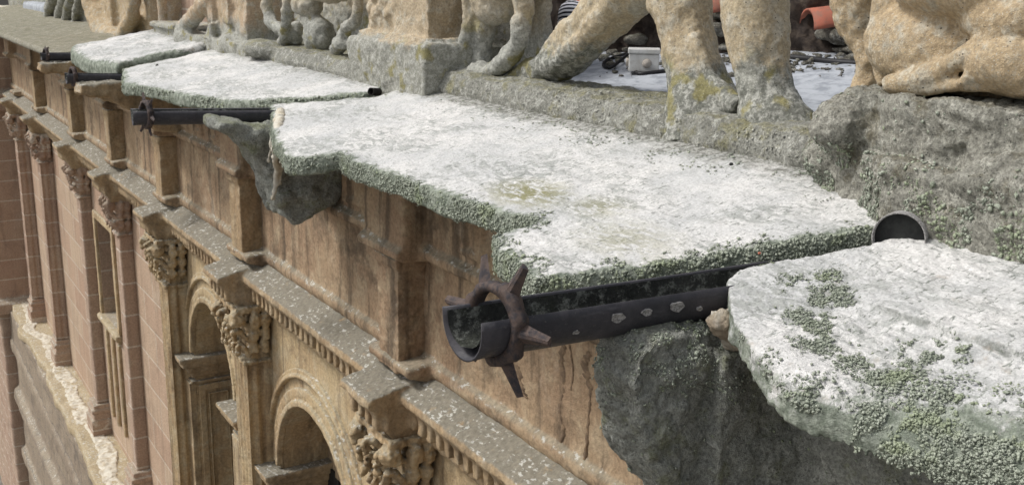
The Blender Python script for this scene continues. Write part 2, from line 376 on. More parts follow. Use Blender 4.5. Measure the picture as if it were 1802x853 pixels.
def slab(name, outline, rim, th, rnd, voxel, label, disp, zoff=0, zfun=None, olive=(), smooth=3, wob=.02, edge_w=.12, seed=1, wallw=.55, side=.55):
    """outline: (x, y) corners; rim: open polyline of the exposed edge; rnd: (height, width) of its rounding"""
    po = densify(outline, .05, wob, seed); bm = bmesh.new()
    def Z(p, h): return topz(p[0])+zoff-th+h*th+(zfun(p) if zfun else 0)
    levels = [(0, 0.012), (.15, 0)]
    for k in range(1, 6):
        if callable(rnd): break
        a = k/5*math.pi/2; levels.append((1-rnd[0]/th*(1-math.sin(a)), rnd[1]*(1-math.cos(a))))
    rings = [[bm.verts.new((p[0], p[1], Z(p, h))) for p in (inset(po, w) if w else po)] for h, w in levels] if not callable(rnd) else None
    if rings is None:
        rings = []; prm = np.array([rnd(p) for p in po])
        for k in range(-1, 6):
            a = max(k, 0)/5*math.pi/2; hh = np.zeros(len(po)) if k < 0 else 1-prm[:, 0]/th*(1-math.sin(a)); ww = np.zeros(len(po)) if k < 0 else prm[:, 1]*(1-math.cos(a)); hh = 1-(1-hh)*prm[:, 2]
            ins = inset(po, ww[:, None]); rings.append([bm.verts.new((q[0], q[1], Z(p, h))) for p, q, h in zip(po, ins, hh)])
    n = len(po)
    for a, b in zip(rings, rings[1:]):
        for i in range(n): bm.faces.new((a[i], a[(i+1) % n], b[(i+1) % n], b[i]))
    for ring, rev in ((rings[-1], False), (rings[0], True)):
        tr = tessellate_polygon([[v.co for v in ring]])
        for t in tr: 
            try: bm.faces.new([ring[i] for i in t])
            except ValueError: pass
    me = organic(bm, voxel, smooth, disp)
    n = len(me.vertices); co = np.empty(n*3); me.vertices.foreach_get('co', co); co = co.reshape(-1, 3)
    if zfun is None: zf = 0
    nr = np.empty(n*3); me.vertices.foreach_get('normal', nr); nr = nr.reshape(-1, 3)
    dr = polyedge_dist(co[:, :2], rim, False)
    e = np.clip(1-dr/edge_w, 0, 1)*(.75 if side > .5 else .35)+side*np.clip(1-nr[:, 2]*1.3, 0, 1)
    if side < .5: e = e+.55*np.clip(1-dr/.5, 0, 1)*np.clip((1.95-co[:, 1])/.3, 0, 1)
    wl = np.clip((co[:, 0]-(3.45-wallw))/wallw, 0, 1)**1.5
    ol = np.zeros(n)
    for (x, y, r, amt) in olive:
        ol = np.maximum(ol, amt*np.clip(1.4-np.hypot(co[:, 0]-x, (co[:, 1]-y)*.6)/r, 0, 1))
    for nm, arr in (('edge', e), ('wall', wl), ('olive', ol)):
        a = me.attributes.new(nm, 'FLOAT', 'POINT'); a.data.foreach_set('value', arr.astype(np.float32))
    cpy = (co.copy(), nr.copy(), e)
    o = finish(name, me, M['slab']); tag(o, label, 'stone slab', 'cornice slabs between the waterspouts')
    return o, cpy
def icos():
    bm = bmesh.new(); bmesh.ops.create_icosphere(bm, subdivisions=1, radius=1)
    v = np.array([x.co[:] for x in bm.verts]); f = np.array([[q.index for q in x.verts] for x in bm.faces]); bm.free(); return v, f
IV, IF = icos()
def crumbs(name, P, N, S, mat, label, cat, flat=.55, kind='stuff'):
    n = len(P); nv = len(IV)
    up_ = np.where(np.abs(N[:, 2:3]) > .9, np.array([[1., 0, 0]]), np.array([[0, 0, 1.]]))
    t = np.cross(N, up_); t /= np.linalg.norm(t, axis=1, keepdims=True)+1e-9; b = np.cross(N, t)
    jit = 1+rng.uniform(-.65, .65, (n, nv)); V = IV[None]*jit[..., None]
    asp = rng.uniform(.6, 1.3, n)
    W = P[:, None]+S[:, None, None]*(V[..., 0:1]*t[:, None]*asp[:, None, None]+V[..., 1:2]*b[:, None]+V[..., 2:3]*N[:, None]*flat)
    W = W.reshape(-1, 3); Fc = (IF[None]+(np.arange(n)*nv)[:, None, None]).reshape(-1, 3)
    me = bpy.data.meshes.new(name); me.vertices.add(len(W)); me.vertices.foreach_set('co', W.ravel())
    me.loops.add(len(Fc)*3); me.loops.foreach_set('vertex_index', Fc.ravel().astype(np.int32))
    me.polygons.add(len(Fc)); me.polygons.foreach_set('loop_start', (np.arange(len(Fc))*3).astype(np.int32)); me.update(calc_edges=True)
    o = finish(name, me, mat, smooth=False); tag(o, label, cat, kind=kind); return o
def scatter(name, data, weight, n, smin, smax, mat, label, cat='lichen', flat=.42, off=.0):
    co, nr, e = data; w = weight(co, nr, e); w = np.clip(w, 0, None); w = w/w.sum()
    idx = rng.choice(len(co), n, p=w); P = co[idx]+rng.normal(0, .004, (n, 3)); N = nr[idx]
    S = rng.uniform(0, 1, n)**3.2*(smax*1.45-smin)+smin
    return crumbs(name, P+N*off, N, S, mat, label, cat, flat)

# pixel-measured corner points, already on the sloping slab plane
def XY(u, v): p = PS(u, v); return (p[0], p[1])
# --- near slab (right foreground)
A_rim = [(2.95, 2.30), (2.50, 2.53), (2.42, 2.51), (2.24, 2.29), (2.16, 2.10), (2.10, 1.88), (2.15, 1.70), (2.22, 1.50), (2.28, 1.32), (2.30, 1.0), (2.30, .7)]
A_out = A_rim+[(3.6, .7), (3.6, 2.28)]
def a_rnd(p):
    t = min(1, max(0, (2.36-p[1])/.75)); t = t*t*(3-2*t); return (.015+.15*t, .015+.24*t, float(np.interp(p[1], [1.5, 1.73, 1.9, 2.04, 2.22, 2.4], [1, .85, .68, .5, .36, .5])))
def a_z(p): return -.03*max(0, 1-abs(p[1]-1.2)/1.0)
slabA, dA = slab('cornice_slab', A_out, A_rim, .22, a_rnd, .0075,
    'nearest white slab at the right edge, rounded rim covered in green lichen below the large drain hole', ((.35, .014), (.10, .009), (.03, .006)), edge_w=.16, wob=.03, smooth=3, wallw=.28, seed=3, side=.35)
B_rim = [XY(660, 170), XY(475, 183), XY(478, 215), XY(480, 248), (2.17, 6.2), (2.10, 5.92), (2.16, 5.75), XY(598, 268), XY(620, 284), XY(700, 311), XY(800, 347), XY(880, 372), (2.37, 3.60), (2.16, 3.60), (2.10, 3.45), (2.02, 3.06), (2.35, 2.82), (2.7, 2.62), (3.02, 2.42)]
B_out = B_rim+[(3.6, 2.34), (3.6, 7.0)]
slabB, dB = slab('cornice_slab', B_out, B_rim, .11, (.03, .02), .0105,
    'long whitewashed slab in the centre with a thick green lichen edge behind the largest waterspout', ((.4, .012), (.10, .005), (.03, .0035)), edge_w=.13, wob=.022, smooth=1, seed=5,
    olive=[(2.55, 3.95, .14, .9), (2.62, 3.5, .1, .5), (2.45, 3.1, .15, .45)])
C_rim = [(3.15, 7.12), XY(470, 176), XY(400, 178), XY(320, 166), XY(255, 152), XY(218, 148), XY(214, 121), (2.9, 11.55)]
slabC, dC = slab('cornice_slab', C_rim+[(3.6, 11.5), (3.6, 7.1)], C_rim, .11, (.025, .02), .016,
    'middle white slab between the second and third waterspouts, its outer corner broken off', ((.5, .018), (.12, .008), (.04, .005)), edge_w=.15, smooth=1, seed=8)
D_rim = [(3.0, 11.75), XY(232, 112), XY(205, 121), XY(150, 112), XY(124, 97), XY(128, 86), (2.9, 14.7)]
slabD, dD = slab('cornice_slab', D_rim+[(3.6, 14.7), (3.6, 11.7)], D_rim, .18, (.07, .06), .025,
    'farthest whitened slab, a thick lumpy block behind the third waterspout', ((.5, .03), (.12, .02)), zoff=.05, edge_w=.2, smooth=2, seed=9)

# lichen
def near(co, L):
    w = np.zeros(len(co))
    for (x, y, z, r, a) in L: w = np.maximum(w, a*np.exp(-(((co-np.array([x, y, z]))/r)**2).sum(1)))
    return w
def blob(u, v, rpx, a):
    p = PS(u, v, -.03); return (p[0], p[1], p[2], rpx*depth(p)/F*1.3, a)
blA = [blob(1395, 510, 18, 1), blob(1400, 560, 14, .7), blob(1440, 600, 26, 1), blob(1462, 530, 22, 1), blob(1455, 500, 16, .8), blob(1430, 570, 18, .8), blob(1505, 630, 18, .9), blob(1490, 540, 10, .6),
       blob(1575, 655, 26, 1), blob(1628, 615, 22, 1), blob(1670, 620, 16, 1), blob(1600, 635, 18, .7), blob(1530, 700, 30, .5), blob(1650, 700, 50, .5), blob(1330, 640, 18, .6), blob(1345, 700, 18, .6), blob(1350, 480, 12, .4), blob(1722, 578, 6, .5)]
def wA(co, nr, e):
    b = near(co, blA)*(fbm(co, 22, 3, 4) > .46)
    k = polyedge_dist(co[:, :2], [(2.15, 1.72), (2.22, 1.5), (2.28, 1.32), (2.3, .7)], False)
    z = np.clip((topz(co[:, 0])-co[:, 2]-.02)/.12, 0, 1)
    rim_ = np.clip(1.15-k/.22, 0, 1)*(.03+z)*(fbm(co, 11, 4, 2) > .48)*(co[:, 1] < 1.95)
    rim2 = (e > .45)*(co[:, 1] < 2.2)*(fbm(co, 12, 4, 6) > .56)*.5
    return (b+rim_+rim2)*(nr[:, 2] > -.3)
scatter('lichen', dA, wA, 90000, .0009, .0042, M['lichen'], 'grey green crusty lichen in patches on the nearest white slab', off=.001)
def wB(co, nr, e):
    n_ = fbm(co, 7, 4, 3)
    side = (nr[:, 2] < .75)*(nr[:, 2] > -.35)*(.35+(n_ > .42))
    top_ = np.clip(e-.45, 0, 1)*(n_ > .50)*1.2
    nearend = (co[:, 1] < 3.7)*(e > .2)*(fbm(co, 14, 4, 8) > .50)*.55
    far = np.where(co[:, 1] > 5.6, .35, 1.)
    wallside = (co[:, 0] > 3.12)*(fbm(co, 10, 3, 9) > .55)*.12
    return ((side+top_+nearend)*(co[:, 0] < 3.1)+wallside)*far
scatter('lichen', dB, wB, 60000, .0014, .0056, M['lichen'], 'dense pale green lichen crust along the rim of the long central slab', off=.001)
def wC(co, nr, e): return ((nr[:, 2] < .7)*(nr[:, 2] > -.3)*(fbm(co, 5, 4, 3) > .5)+.05*(e > .6))
scatter('lichen', dC, wC, 2500, .004, .010, M['lichen'], 'thin grey green lichen on the rim of the slab past the second waterspout', off=.001)
def pick(u, v, fn=PS, dz=.01):
    p = fn(u, v) if fn is PS else fn(u, v, 3.4); return p+np.array([0, 0, dz])
def stone(name, c, r, mat, label, cat='stone', group=None, voxel=None, disp=None):
    bm = bmesh.new()
    for k in range(3): ell(bm, np.array(c)+np.array([random.uniform(-.4, .4)*r[0], random.uniform(-.4, .4)*r[1], r[2]*.7+random.uniform(-.2, .2)*r[2]]), (r[0]*random.uniform(.6, .9), r[1]*random.uniform(.6, .9), r[2]*random.uniform(.6, .9)), 10)
    mr = max(r)
    o = finish(name, organic(bm, mr/7, 1, ((mr*.9, mr*.22),)), mat); tag(o, label, cat, group); return o
stone('pebble', PS(1287, 291), (.011, .011, .009), M['crust'], 'lone dark pebble on the white central slab close to the kerb', 'pebble')
stone('pebble', PS(1336, 447), (.008, .008, .005), M['tile'], 'tiny reddish chip on the lichened end of the central slab', 'pebble')
stone('pebble', PS(276, 117), (.02, .02, .014), M['crust'], 'small dark pebble on the far white slab behind the third waterspout', 'pebble')

# ------------------------------------------------------------------ broken corbels under the slabs
def ycorb(pts, Y0, Y1): 
    P = [PY(u, v, Y0) for u, v in pts]; return [(p[0], p[2]) for p in P]
bm = bmesh.new()
sil = [(2.9, -1.02), (2.5, -1.08), (2.34, -1.10), (2.2, -1.09), (2.09, -1.10), (2.02, -1.15), (1.99, -1.24), (2.01, -1.36), (2.10, -1.57), (2.23, -1.75), (2.45, -1.95), (2.7, -2.1), (3.1, -2.15), (3.1, -1.05)]
prism(bm, sil, 2.44, 2.66, 'y')
prism(bm, [(2.3, -1.18), (2.9, -1.08), (3.05, -2.0), (2.6, -1.95), (2.3, -1.66)], 2.36, 2.5, 'y')
ell(bm, (2.25, 2.48, -1.22), (.14, .08, .09)); ell(bm, (2.6, 2.40, -1.7), (.3, .10, .28)); ell(bm, (2.14, 2.54, -1.24), (.10, .12, .09))
box(bm, 2.62, 3.1, 1.0, 2.5, -1.75, -1.38)
me = organic(bm, .010, 8, ((.30, .045), (.09, .024), (.03, .012)))
n = len(me.vertices); co = np.empty(n*3); me.vertices.foreach_get('co', co); co = co.reshape(-1, 3); nr = np.empty(n*3); me.vertices.foreach_get('normal', nr); dK = (co.copy(), nr.reshape(-1, 3).copy(), nr)
c1 = finish('stone_corbel', me, M['corbel']); tag(c1, 'large rough dark grey stone stub under the nearest waterspout and the nearest slab', 'corbel', 'broken corbels under the waterspouts')
scatter('lichen', (dK[0], dK[1], dK[1][:, 2]), lambda co, nr, e: (.02+np.clip((co[:, 2]+1.35)/.25, 0, 1)*(fbm(co, 14, 3, 5) > .5))*(co[:, 0] < 2.7), 7000, .0015, .005, M['lichen'], 'thin lichen crust on the shoulder of the large dark corbel', off=.001)
# pale mortar lump between the gutter and the near slab
bm = bmesh.new()
for (u, v, rr) in ((1300, 572, .085), (1282, 572, .055), (1268, 565, .04), (1298, 598, .055), (1310, 560, .08)): ell(bm, PY(u, v, 2.40), (rr, .06, rr*.8))
o = finish('mortar_lump', organic(bm, .009, 3, ((.06, .02), (.02, .012))), sandstone('pale_mortar', (.36, .30, .225), (.30, .245, .18), (.50, .47, .41), grime=(.22, .18, .14), grime_amt=.4, streak=0, lich=.2)); tag(o, 'pale tan mortar packed under the root of the nearest waterspout', 'mortar')

bm = bmesh.new()
s2 = [(u_[0], u_[2]) for u_ in [PY(u, v, 7.25) for u, v in [(372, 208), (368, 222), (400, 232), (430, 262), (452, 290), (478, 350), (485, 372), (508, 386), (540, 362), (580, 340), (600, 310), (560, 260), (520, 230)]]]
prism(bm, s2, 7.05, 7.45, 'y')
for (u, v, r) in ((500, 345, .12), (535, 335, .13), (485, 300, .1), (450, 240, .12), (480, 240, .16)): ell(bm, PY(u, v, 7.12), (r, .12, r*.8))
me = organic(bm, .014, 5, ((.28, .05), (.08, .02), (.03, .006)))
c2 = finish('stone_corbel', me, M['corbel']); tag(c2, 'beaked grey stone stub with a white lime run, hanging below the second waterspout', 'corbel', 'broken corbels under the waterspouts')
# white lime run down the corbel
bm = bmesh.new()
for P, w_ in (([PS(495, 196, -.01), PS(489, 228, -.01), PY(484, 262, 6.82), PY(487, 305, 6.98), PY(481, 352, 7.0)], .030), ([PS(484, 215, -.01), PY(478, 250, 6.9), PY(472, 285, 7.0)], .016), ([PY(500, 250, 6.85), PY(497, 290, 6.95), PY(494, 325, 7.0)], .018)):
    tube(bm, P, list(np.linspace(w_*1.3, w_*.6, len(P))), 12, 5, squash=.7)
o = finish('lime_streak', organic(bm, .012, 2, ((.05, .02),)), M['limecrust']); tag(o, 'white lime run down the beaked grey corbel below the second waterspout', 'lime crust')
for (cx_, Y, lab) in ((2.30, 11.6, 'brown stone bracket under the third waterspout'), (2.35, 14.5, 'dark far bracket under the fourth and smallest waterspout')):
    bm = bmesh.new(); prism(bm, [(cx_+.9, -1.02), (cx_-.35, -1.10), (cx_-.37, -1.2), (cx_-.1, -1.24), (cx_+.2, -1.42), (cx_+.35, -1.6), (cx_+.9, -1.7)], Y-.18, Y+.18, 'y')
    o = finish('stone_corbel', organic(bm, .022, 2, ((.2, .04), (.06, .015))), M['trim']); tag(o, lab, 'corbel', 'broken corbels under the waterspouts')

# ------------------------------------------------------------------ waterspouts (open half pipes with spiked collars)
def spout(root, tip, r, label, ring_at=.13, spikes=6, phase=58, seg=40, detail=True, srad=None, closed=False):
    root = np.array(root, float); tip = np.array(tip, float)
    ax = tip-root; Ln = np.linalg.norm(ax); ax /= Ln
    side = np.cross(ax, [0, 0, 1.]); side /= np.linalg.norm(side); upv = np.cross(side, ax)
    if side[1] < 0: side = -side
    cs_ = np.array([-.12, .993, 0.]); cn_ = np.array([-.993, -.12, 0.]); cu_ = np.array([0, 0, 1.])
    def shear(t, a_): return ax*(a_*r*.3*max(0, (t-.80)/.20))
    E = empty('waterspout', tuple(tip+np.array([0, 0, -r]))); tag(E, label, 'waterspout', 'open metal waterspouts along the cornice')
    # the gutter: U section with rolled rims
    bm = bmesh.new(); na = 26; th = .007
    prof = [(math.cos(a), math.sin(a)*1.18) for a in np.linspace(0, -math.pi, na)]
    prof_o = [(1, .30)]+prof+[(-1, .30)]
    K = 28; rings = []
    for i in range(K+1):
        t = i/K; c = root+(tip-root)*t
        rr = r*(1+.015*math.sin(9*t)+(.05 if t > .97 else 0)); ring = []
        for (a, b) in prof_o: ring.append(bm.verts.new(c+side*a*rr+upv*(b*rr)+shear(t, a)))
        for (a, b) in prof_o[::-1]: ring.append(bm.verts.new(c+side*a*(rr-th)+upv*(b*(rr-th)+0)+shear(t, a)))
        rings.append(ring)
    n = len(rings[0])
    for a, b in zip(rings, rings[1:]):
        for k in range(n): bm.faces.new((a[k], a[(k+1) % n], b[(k+1) % n], b[k]))
    h = n//2
    for ring in (rings[0], rings[-1]):
        for k in range(h-1): bm.faces.new((ring[k], ring[k+1], ring[n-2-k], ring[n-1-k]))
    finish('gutter', tomesh(bm), M['pipe'], E)
    # dark crust lying in the gutter
    bm = bmesh.new(); K = 40; rows = []
    for i in range(K+1):
        t = i/K*.995; c = root+(tip-root)*t
        row = []
        for k in range(13):
            a = -k/12*math.pi; q = np.array([c+side*math.cos(a)*(r-th-.001)+upv*math.sin(a)*(r-th-.001)])
            inn = (fbm(q, 45, 3, 5)[0])*.013*(1 if r > .06 else .5)+.002+.016*math.sin(math.pi*k/12)
            row.append(bm.verts.new(c+shear(t, math.cos(a))+side*math.cos(a)*(r-th-inn)+upv*(1.18*math.sin(a)*(r-th-inn)+(.24*r if k in (0, 12) else 0))))
        rows.append(row)
    for a, b in zip(rows, rows[1:]):
        for k in range(12): bm.faces.new((a[k], a[k+1], b[k+1], b[k]))
    finish('crust', tomesh(bm), M['crust'], E)
    # collar
    c = tip-ax*ring_at-cu_*r*.10; bm = bmesh.new(); R1, R2, w = r*1.04, r*1.36, .024 if detail else .02
    K = 48; rg = []
    for i in range(K):
        a = 2*math.pi*i/K; dvec = cs_*math.cos(a)+cu_*math.sin(a); wob = 1+.06*math.sin(3*a+1)+.04*math.sin(7*a)+.03*math.sin(13*a+2)
        rg.append([bm.verts.new(c+dvec*R1*1.0-cn_*w), bm.verts.new(c+dvec*R2*wob-cn_*w*.9), bm.verts.new(c+dvec*R2*wob*1.04), bm.verts.new(c+dvec*R2*wob+cn_*w*.9), bm.verts.new(c+dvec*R1*1.0+cn_*w)])
    for i in range(K):
        a, b = rg[i], rg[(i+1) % K]
        for k in range(5): bm.faces.new((a[k], a[(k+1) % 5], b[(k+1) % 5], b[k]))
    col = finish('spiked_collar', tomesh(bm), M['collar'], E)
    SR = srad or r*2.35
    for k in range(spikes):
        a = math.radians((58, 121, 182, 250, 314, 2)[k] if detail else phase+k*60+random.uniform(-5, 5)); dvec = cs_*math.cos(a)+cu_*math.sin(a); tv = -cs_*math.sin(a)+cu_*math.cos(a)
        bm = bmesh.new(); L = SR*((.90, .98, .92, 1.0, 1.0, 1.05)[k] if detail else random.uniform(.92, 1.06)); lean = ax*random.uniform(-.03, .02)*(r/.09)
        wb, wt = r*.36, r*.17
        sec = []
        for t, ww in ((R2*.86, wb), (R2+(L-R2)*.35, wb*.72), (L*.98, wt)):
            cc = c+dvec*t+lean*((t-R2)/(L-R2)); q = []
            for (p_, s_) in ((-1, -.25), (-.25, .35), (.25, .35), (1, -.25), (.3, -.42), (-.3, -.42)):
                q.append(bm.verts.new(cc+tv*p_*ww+cn_*s_*ww*1.2))
            sec.append(q)
        for a_, b_ in zip(sec, sec[1:]):
            for j in range(6): bm.faces.new((a_[j], a_[(j+1) % 6], b_[(j+1) % 6], b_[j]))
        bm.faces.new(sec[0]); bm.faces.new(sec[-1][::-1])
        finish('spike', tomesh(bm), M['collar'], col, smooth=False)
    return E, (root, tip, ax, side, upv, r)
E1, s1 = spout((3.08, 2.43, -.972), (1.52, 2.72, -1.04), .098, 'large dark open waterspout in front, with a ring of six iron spikes near its mouth', ring_at=.115, phase=58, srad=.25)
root, tip, ax, side, upv, r = s1
for t, a, sz in ((.355, -8, .021), (.425, -10, .015), (.49, -12, .020), (.58, -30, .010), (.30, -20, .009)):
    bm = bmesh.new(); c = root+(tip-root)*(t+.2); dv = -side*math.cos(math.radians(a))+upv*math.sin(math.radians(a)); t2 = upv*math.cos(math.radians(a))+side*math.sin(math.radians(a))
    ring = []
    for k in range(14):
        q = 2*math.pi*k/14; rr = sz*(1+.10*math.sin(3*q+sz*900)+.10*math.sin(5*q+sz*500)); ring.append(bm.verts.new(c+dv*(r+.007)+ax*math.cos(q)*rr*1.2+t2*math.sin(q)*rr*.8))
    ctr = bm.verts.new(c+dv*(r+.004)); outer = [bm.verts.new(v.co-Vector(dv)*.01) for v in ring]
    for k in range(14):
        bm.faces.new((ctr, ring[k], ring[(k+1) % 14])); bm.faces.new((ring[k], outer[k], outer[(k+1) % 14], ring[(k+1) % 14]))
    finish('paint_chip', tomesh(bm), M['scale'], E1, smooth=False)
a2, b2 = PY(478, 197, 7.42), PY(232, 199, 7.80)
E2, _ = spout(a2+np.array([.06, -.03, -.0]), b2, .073, 'second dark waterspout with a spiked collar, running out over the beaked grey corbel', ring_at=.10, detail=False, phase=70, srad=.17)
a3, b3 = PY(216, 134, 11.7), PY(116, 133, 11.85)
E3, _ = spout(a3+np.array([.08, -.03, .0]), b3, .072, 'third dark waterspout, shorter, at the broken white corner of the middle slab', ring_at=.07, detail=False, phase=60, srad=.12)
a4, b4 = PY(126, 96, 14.5), PY(72, 96, 14.6)
E4, _ = spout(a4+np.array([.1, -.03, .0]), b4, .066, 'fourth and farthest waterspout, smallest, in front of the plain ochre cornice', ring_at=.06, detail=False, phase=60, srad=.13)

# ------------------------------------------------------------------ the facade
FAC = empty('stone_facade', (3.2, 14, -14)); tag(FAC, 'long ochre and pink sandstone palace front with arches, pilasters and a lichened string course', 'building')
COLS = [3.0, 5.98, 9.2, 12.05, 14.75, 17.6, 21.3, 24.4]
def loft(bm, prof, stations):
    """profile (x, z) swept along y; stations (y, dx)"""
    rings = [[bm.verts.new((x+dx*(1 if x < 2.97 else 0), y, z)) for x, z in prof] for y, dx in stations]
    n = len(prof)
    for a, b in zip(rings, rings[1:]):
        for k in range(n): bm.faces.new((a[k], a[(k+1) % n], b[(k+1) % n], b[k]))
    bm.faces.new(rings[0]); bm.faces.new(rings[-1][::-1])
def stations(y0, y1, hw, d, cols):
    s = [(y0, 0)]
    for c in cols:
        if y0 < c-hw and c+hw < y1: s += [(c-hw, 0), (c-hw+.004, -d), (c+hw, -d), (c+hw+.004, 0)]
    return s+[(y1, 0)]
# string course with dentils
prof = [(3.15, -2.46), (2.99, -2.50), (2.76, -2.60), (2.75, -2.66), (2.80, -2.69), (2.82, -2.73), (2.88, -2.74), (2.88, -2.84), (2.90, -2.86), (2.925, -2.90), (2.94, -2.97), (3.15, -2.97)]
for (ya, yb, vx) in ((2.2, 11., .015), (11., 26., .03)):
    bm = bmesh.new(); loft(bm, prof, stations(ya, yb, .24, .22, COLS))
    y = ya+.05
    while y < min(yb, 18):
        inr = any(abs(y-c) < .27 for c in COLS); x0 = 2.82-(.22 if inr else 0)
        box(bm, x0, x0+.12, y, y+.062, -2.835, -2.735); y += .118
    finish('string_course', organic(bm, vx, 1, ((.25, .012), (.05, .007))), M['trim'], FAC)
# frieze wall above it
bm = bmesh.new()
prof = [(3.4, -1.15), (2.93, -1.15), (2.93, -1.62), (2.88, -1.64), (2.88, -1.69), (2.93, -1.72), (2.99, -1.73), (2.99, -2.40), (2.95, -2.42), (2.95, -2.48), (3.0, -2.56), (3.4, -2.56)]
loft(bm, prof, stations(2.0, 26, .30, .17, [c for c in COLS]))
for c in COLS[1:]:
    pass
y = 3.3
while y < 12:
    if not any(abs(y+.2-c) < .5 for c in COLS):
        for (a, b, z0, z1) in ((y, y+.32, -1.56, -1.53), (y, y+.32, -1.27, -1.24), (y, y+.03, -1.56, -1.24), (y+.29, y+.32, -1.56, -1.24), (y+.08, y+.11, -1.50, -1.30), (y+.21, y+.24, -1.50, -1.30)): box(bm, 2.905, 2.95, a, b, z0, z1)
    y += .56
finish('frieze_wall', organic(bm, .019, 1, ((.3, .012), (.06, .006))), M['wall_near'], FAC)
# dark runs of dirt down the wall under the nearest waterspout
for k, pts_ in enumerate(([(992, 600, 14), (986, 640, 16), (992, 680, 10), (984, 720, 9), (990, 760, 8), (980, 796, 13)], [(1035, 618, 14), (1030, 650, 26), (1038, 690, 9), (1034, 740, 8), (1030, 790, 8), (1024, 830, 13)], [(905, 640, 20), (915, 680, 24), (925, 700, 6)], [(1000, 600, 4), (1008, 650, 4), (1004, 690, 3)])):
    bm = bmesh.new(); P = [PX(u, v, 2.985) for u, v, w_ in pts_]; P, W_ = catmull(P, [w_/2*depth(p)/F for p, (u, v, w_) in zip(P, pts_)], 10); rows = []
    for i_, (p, w_) in enumerate(zip(P, W_)):
        a_ = w_*(1+random.uniform(-.7, .5)); b_ = w_*(1+random.uniform(-.7, .5)); x = 2.984+.002*math.sin(i_*1.7)
        rows.append([bm.verts.new((2.995, p[1]-a_*1.3, p[2])), bm.verts.new((x, p[1]-a_*.8, p[2])), bm.verts.new((x, p[1]+b_*.8, p[2])), bm.verts.new((2.995, p[1]+b_*1.3, p[2]))])
    for a_, b_ in zip(rows, rows[1:]):
        for j_ in range(3): bm.faces.new((a_[j_], a_[j_+1], b_[j_+1], b_[j_]))
    finish('dirt_run', tomesh(bm), M['dirt'], FAC)
# pilaster strips in the frieze wall (nearest has a broken arris)
for i, c in enumerate(COLS[:7]):
    bm = bmesh.new(); box(bm, 2.80, 3.0, c-.13, c+.17, -2.42, -1.74); box(bm, 2.785, 3.0, c-.14, c+.18, -2.50, -2.44); box(bm, 2.78, 3.0, c-.15, c+.19, -1.80, -1.73)
    finish('attic_pilaster', organic(bm, .014 if i < 3 else .025, 1, ((.12, .012), (.04, .008))), M['wall_near'] if i < 2 else M['trim'], FAC)
# bed moulding and cornice core under the slabs
bm = bmesh.new(); loft(bm, [(3.8, -1.0), (2.62, -1.06), (2.60, -1.13), (2.68, -1.16), (2.74, -1.20), (2.82, -1.24), (2.90, -1.30), (3.1, -1.33), (3.8, -1.33)], [(1.0, 0), (26, 0)])
finish('bed_moulding', organic(bm, .025, 1, ((.2, .02), (.05, .008))), M['wall_near'], FAC)
bm = bmesh.new(); loft(bm, [(3.8, -.80), (2.9, -.93), (2.25, -1.01), (2.22, -1.10), (2.5, -1.15), (3.8, -1.15)], [(14.8, 0), (30, 0)])
finish('cornice', organic(bm, .03, 1, ((.4, .02), (.08, .01))), M['oldcornice'], FAC)
# main wall with openings
def arch(cy, cz, r, zb, n=20):
    return [(cy-r, zb)]+[(cy-r*math.cos(a), cz+r*math.sin(a)) for a in np.linspace(0, math.pi, n)]+[(cy+r, zb)]
def wallpanel(bm, X, y0, y1, z0, z1, holes, dep):
    loops = [[(y0, z0), (y1, z0), (y1, z1), (y0, z1)]]+[h[::-1] for h in holes]
    flat = [p for l in loops for p in l]; vs_ = [bm.verts.new((X, p[0], p[1])) for p in flat]
    for t in tessellate_polygon([[Vector((p[0], p[1], 0)) for p in l] for l in loops]):
        try: bm.faces.new([vs_[i] for i in t])
        except ValueError: pass
    k = 4
    for h in holes:
        n = len(h); f_ = vs_[k:k+n]; k += n; b_ = [bm.verts.new((X+dep, v.co.y, v.co.z)) for v in f_]
        for i in range(n): bm.faces.new((f_[i], f_[(i+1) % n], b_[(i+1) % n], b_[i]))
ARCH = [(7.95, -4.45, .86), (10.92, -4.25, .80)]
bm = bmesh.new(); wallpanel(bm, 3.0, 2.0, 12.4, -7.5, -2.92, [arch(*a, -7.2) for a in ARCH], .5)
finish('wall', tomesh(bm), M['colstone'], FAC, smooth=False)
bm = bmesh.new(); RW = [(16.0, 17.15, -5.3, -3.75)]; RW2 = []
wallpanel(bm, 3.0, 12.4, 27, -7.5, -2.92, [[(a, z0), (a, z1), (b, z1), (b, z0)] for a, b, z0, z1 in RW], .28)
finish('wall', tomesh(bm), M['ashlar'], FAC, smooth=False)
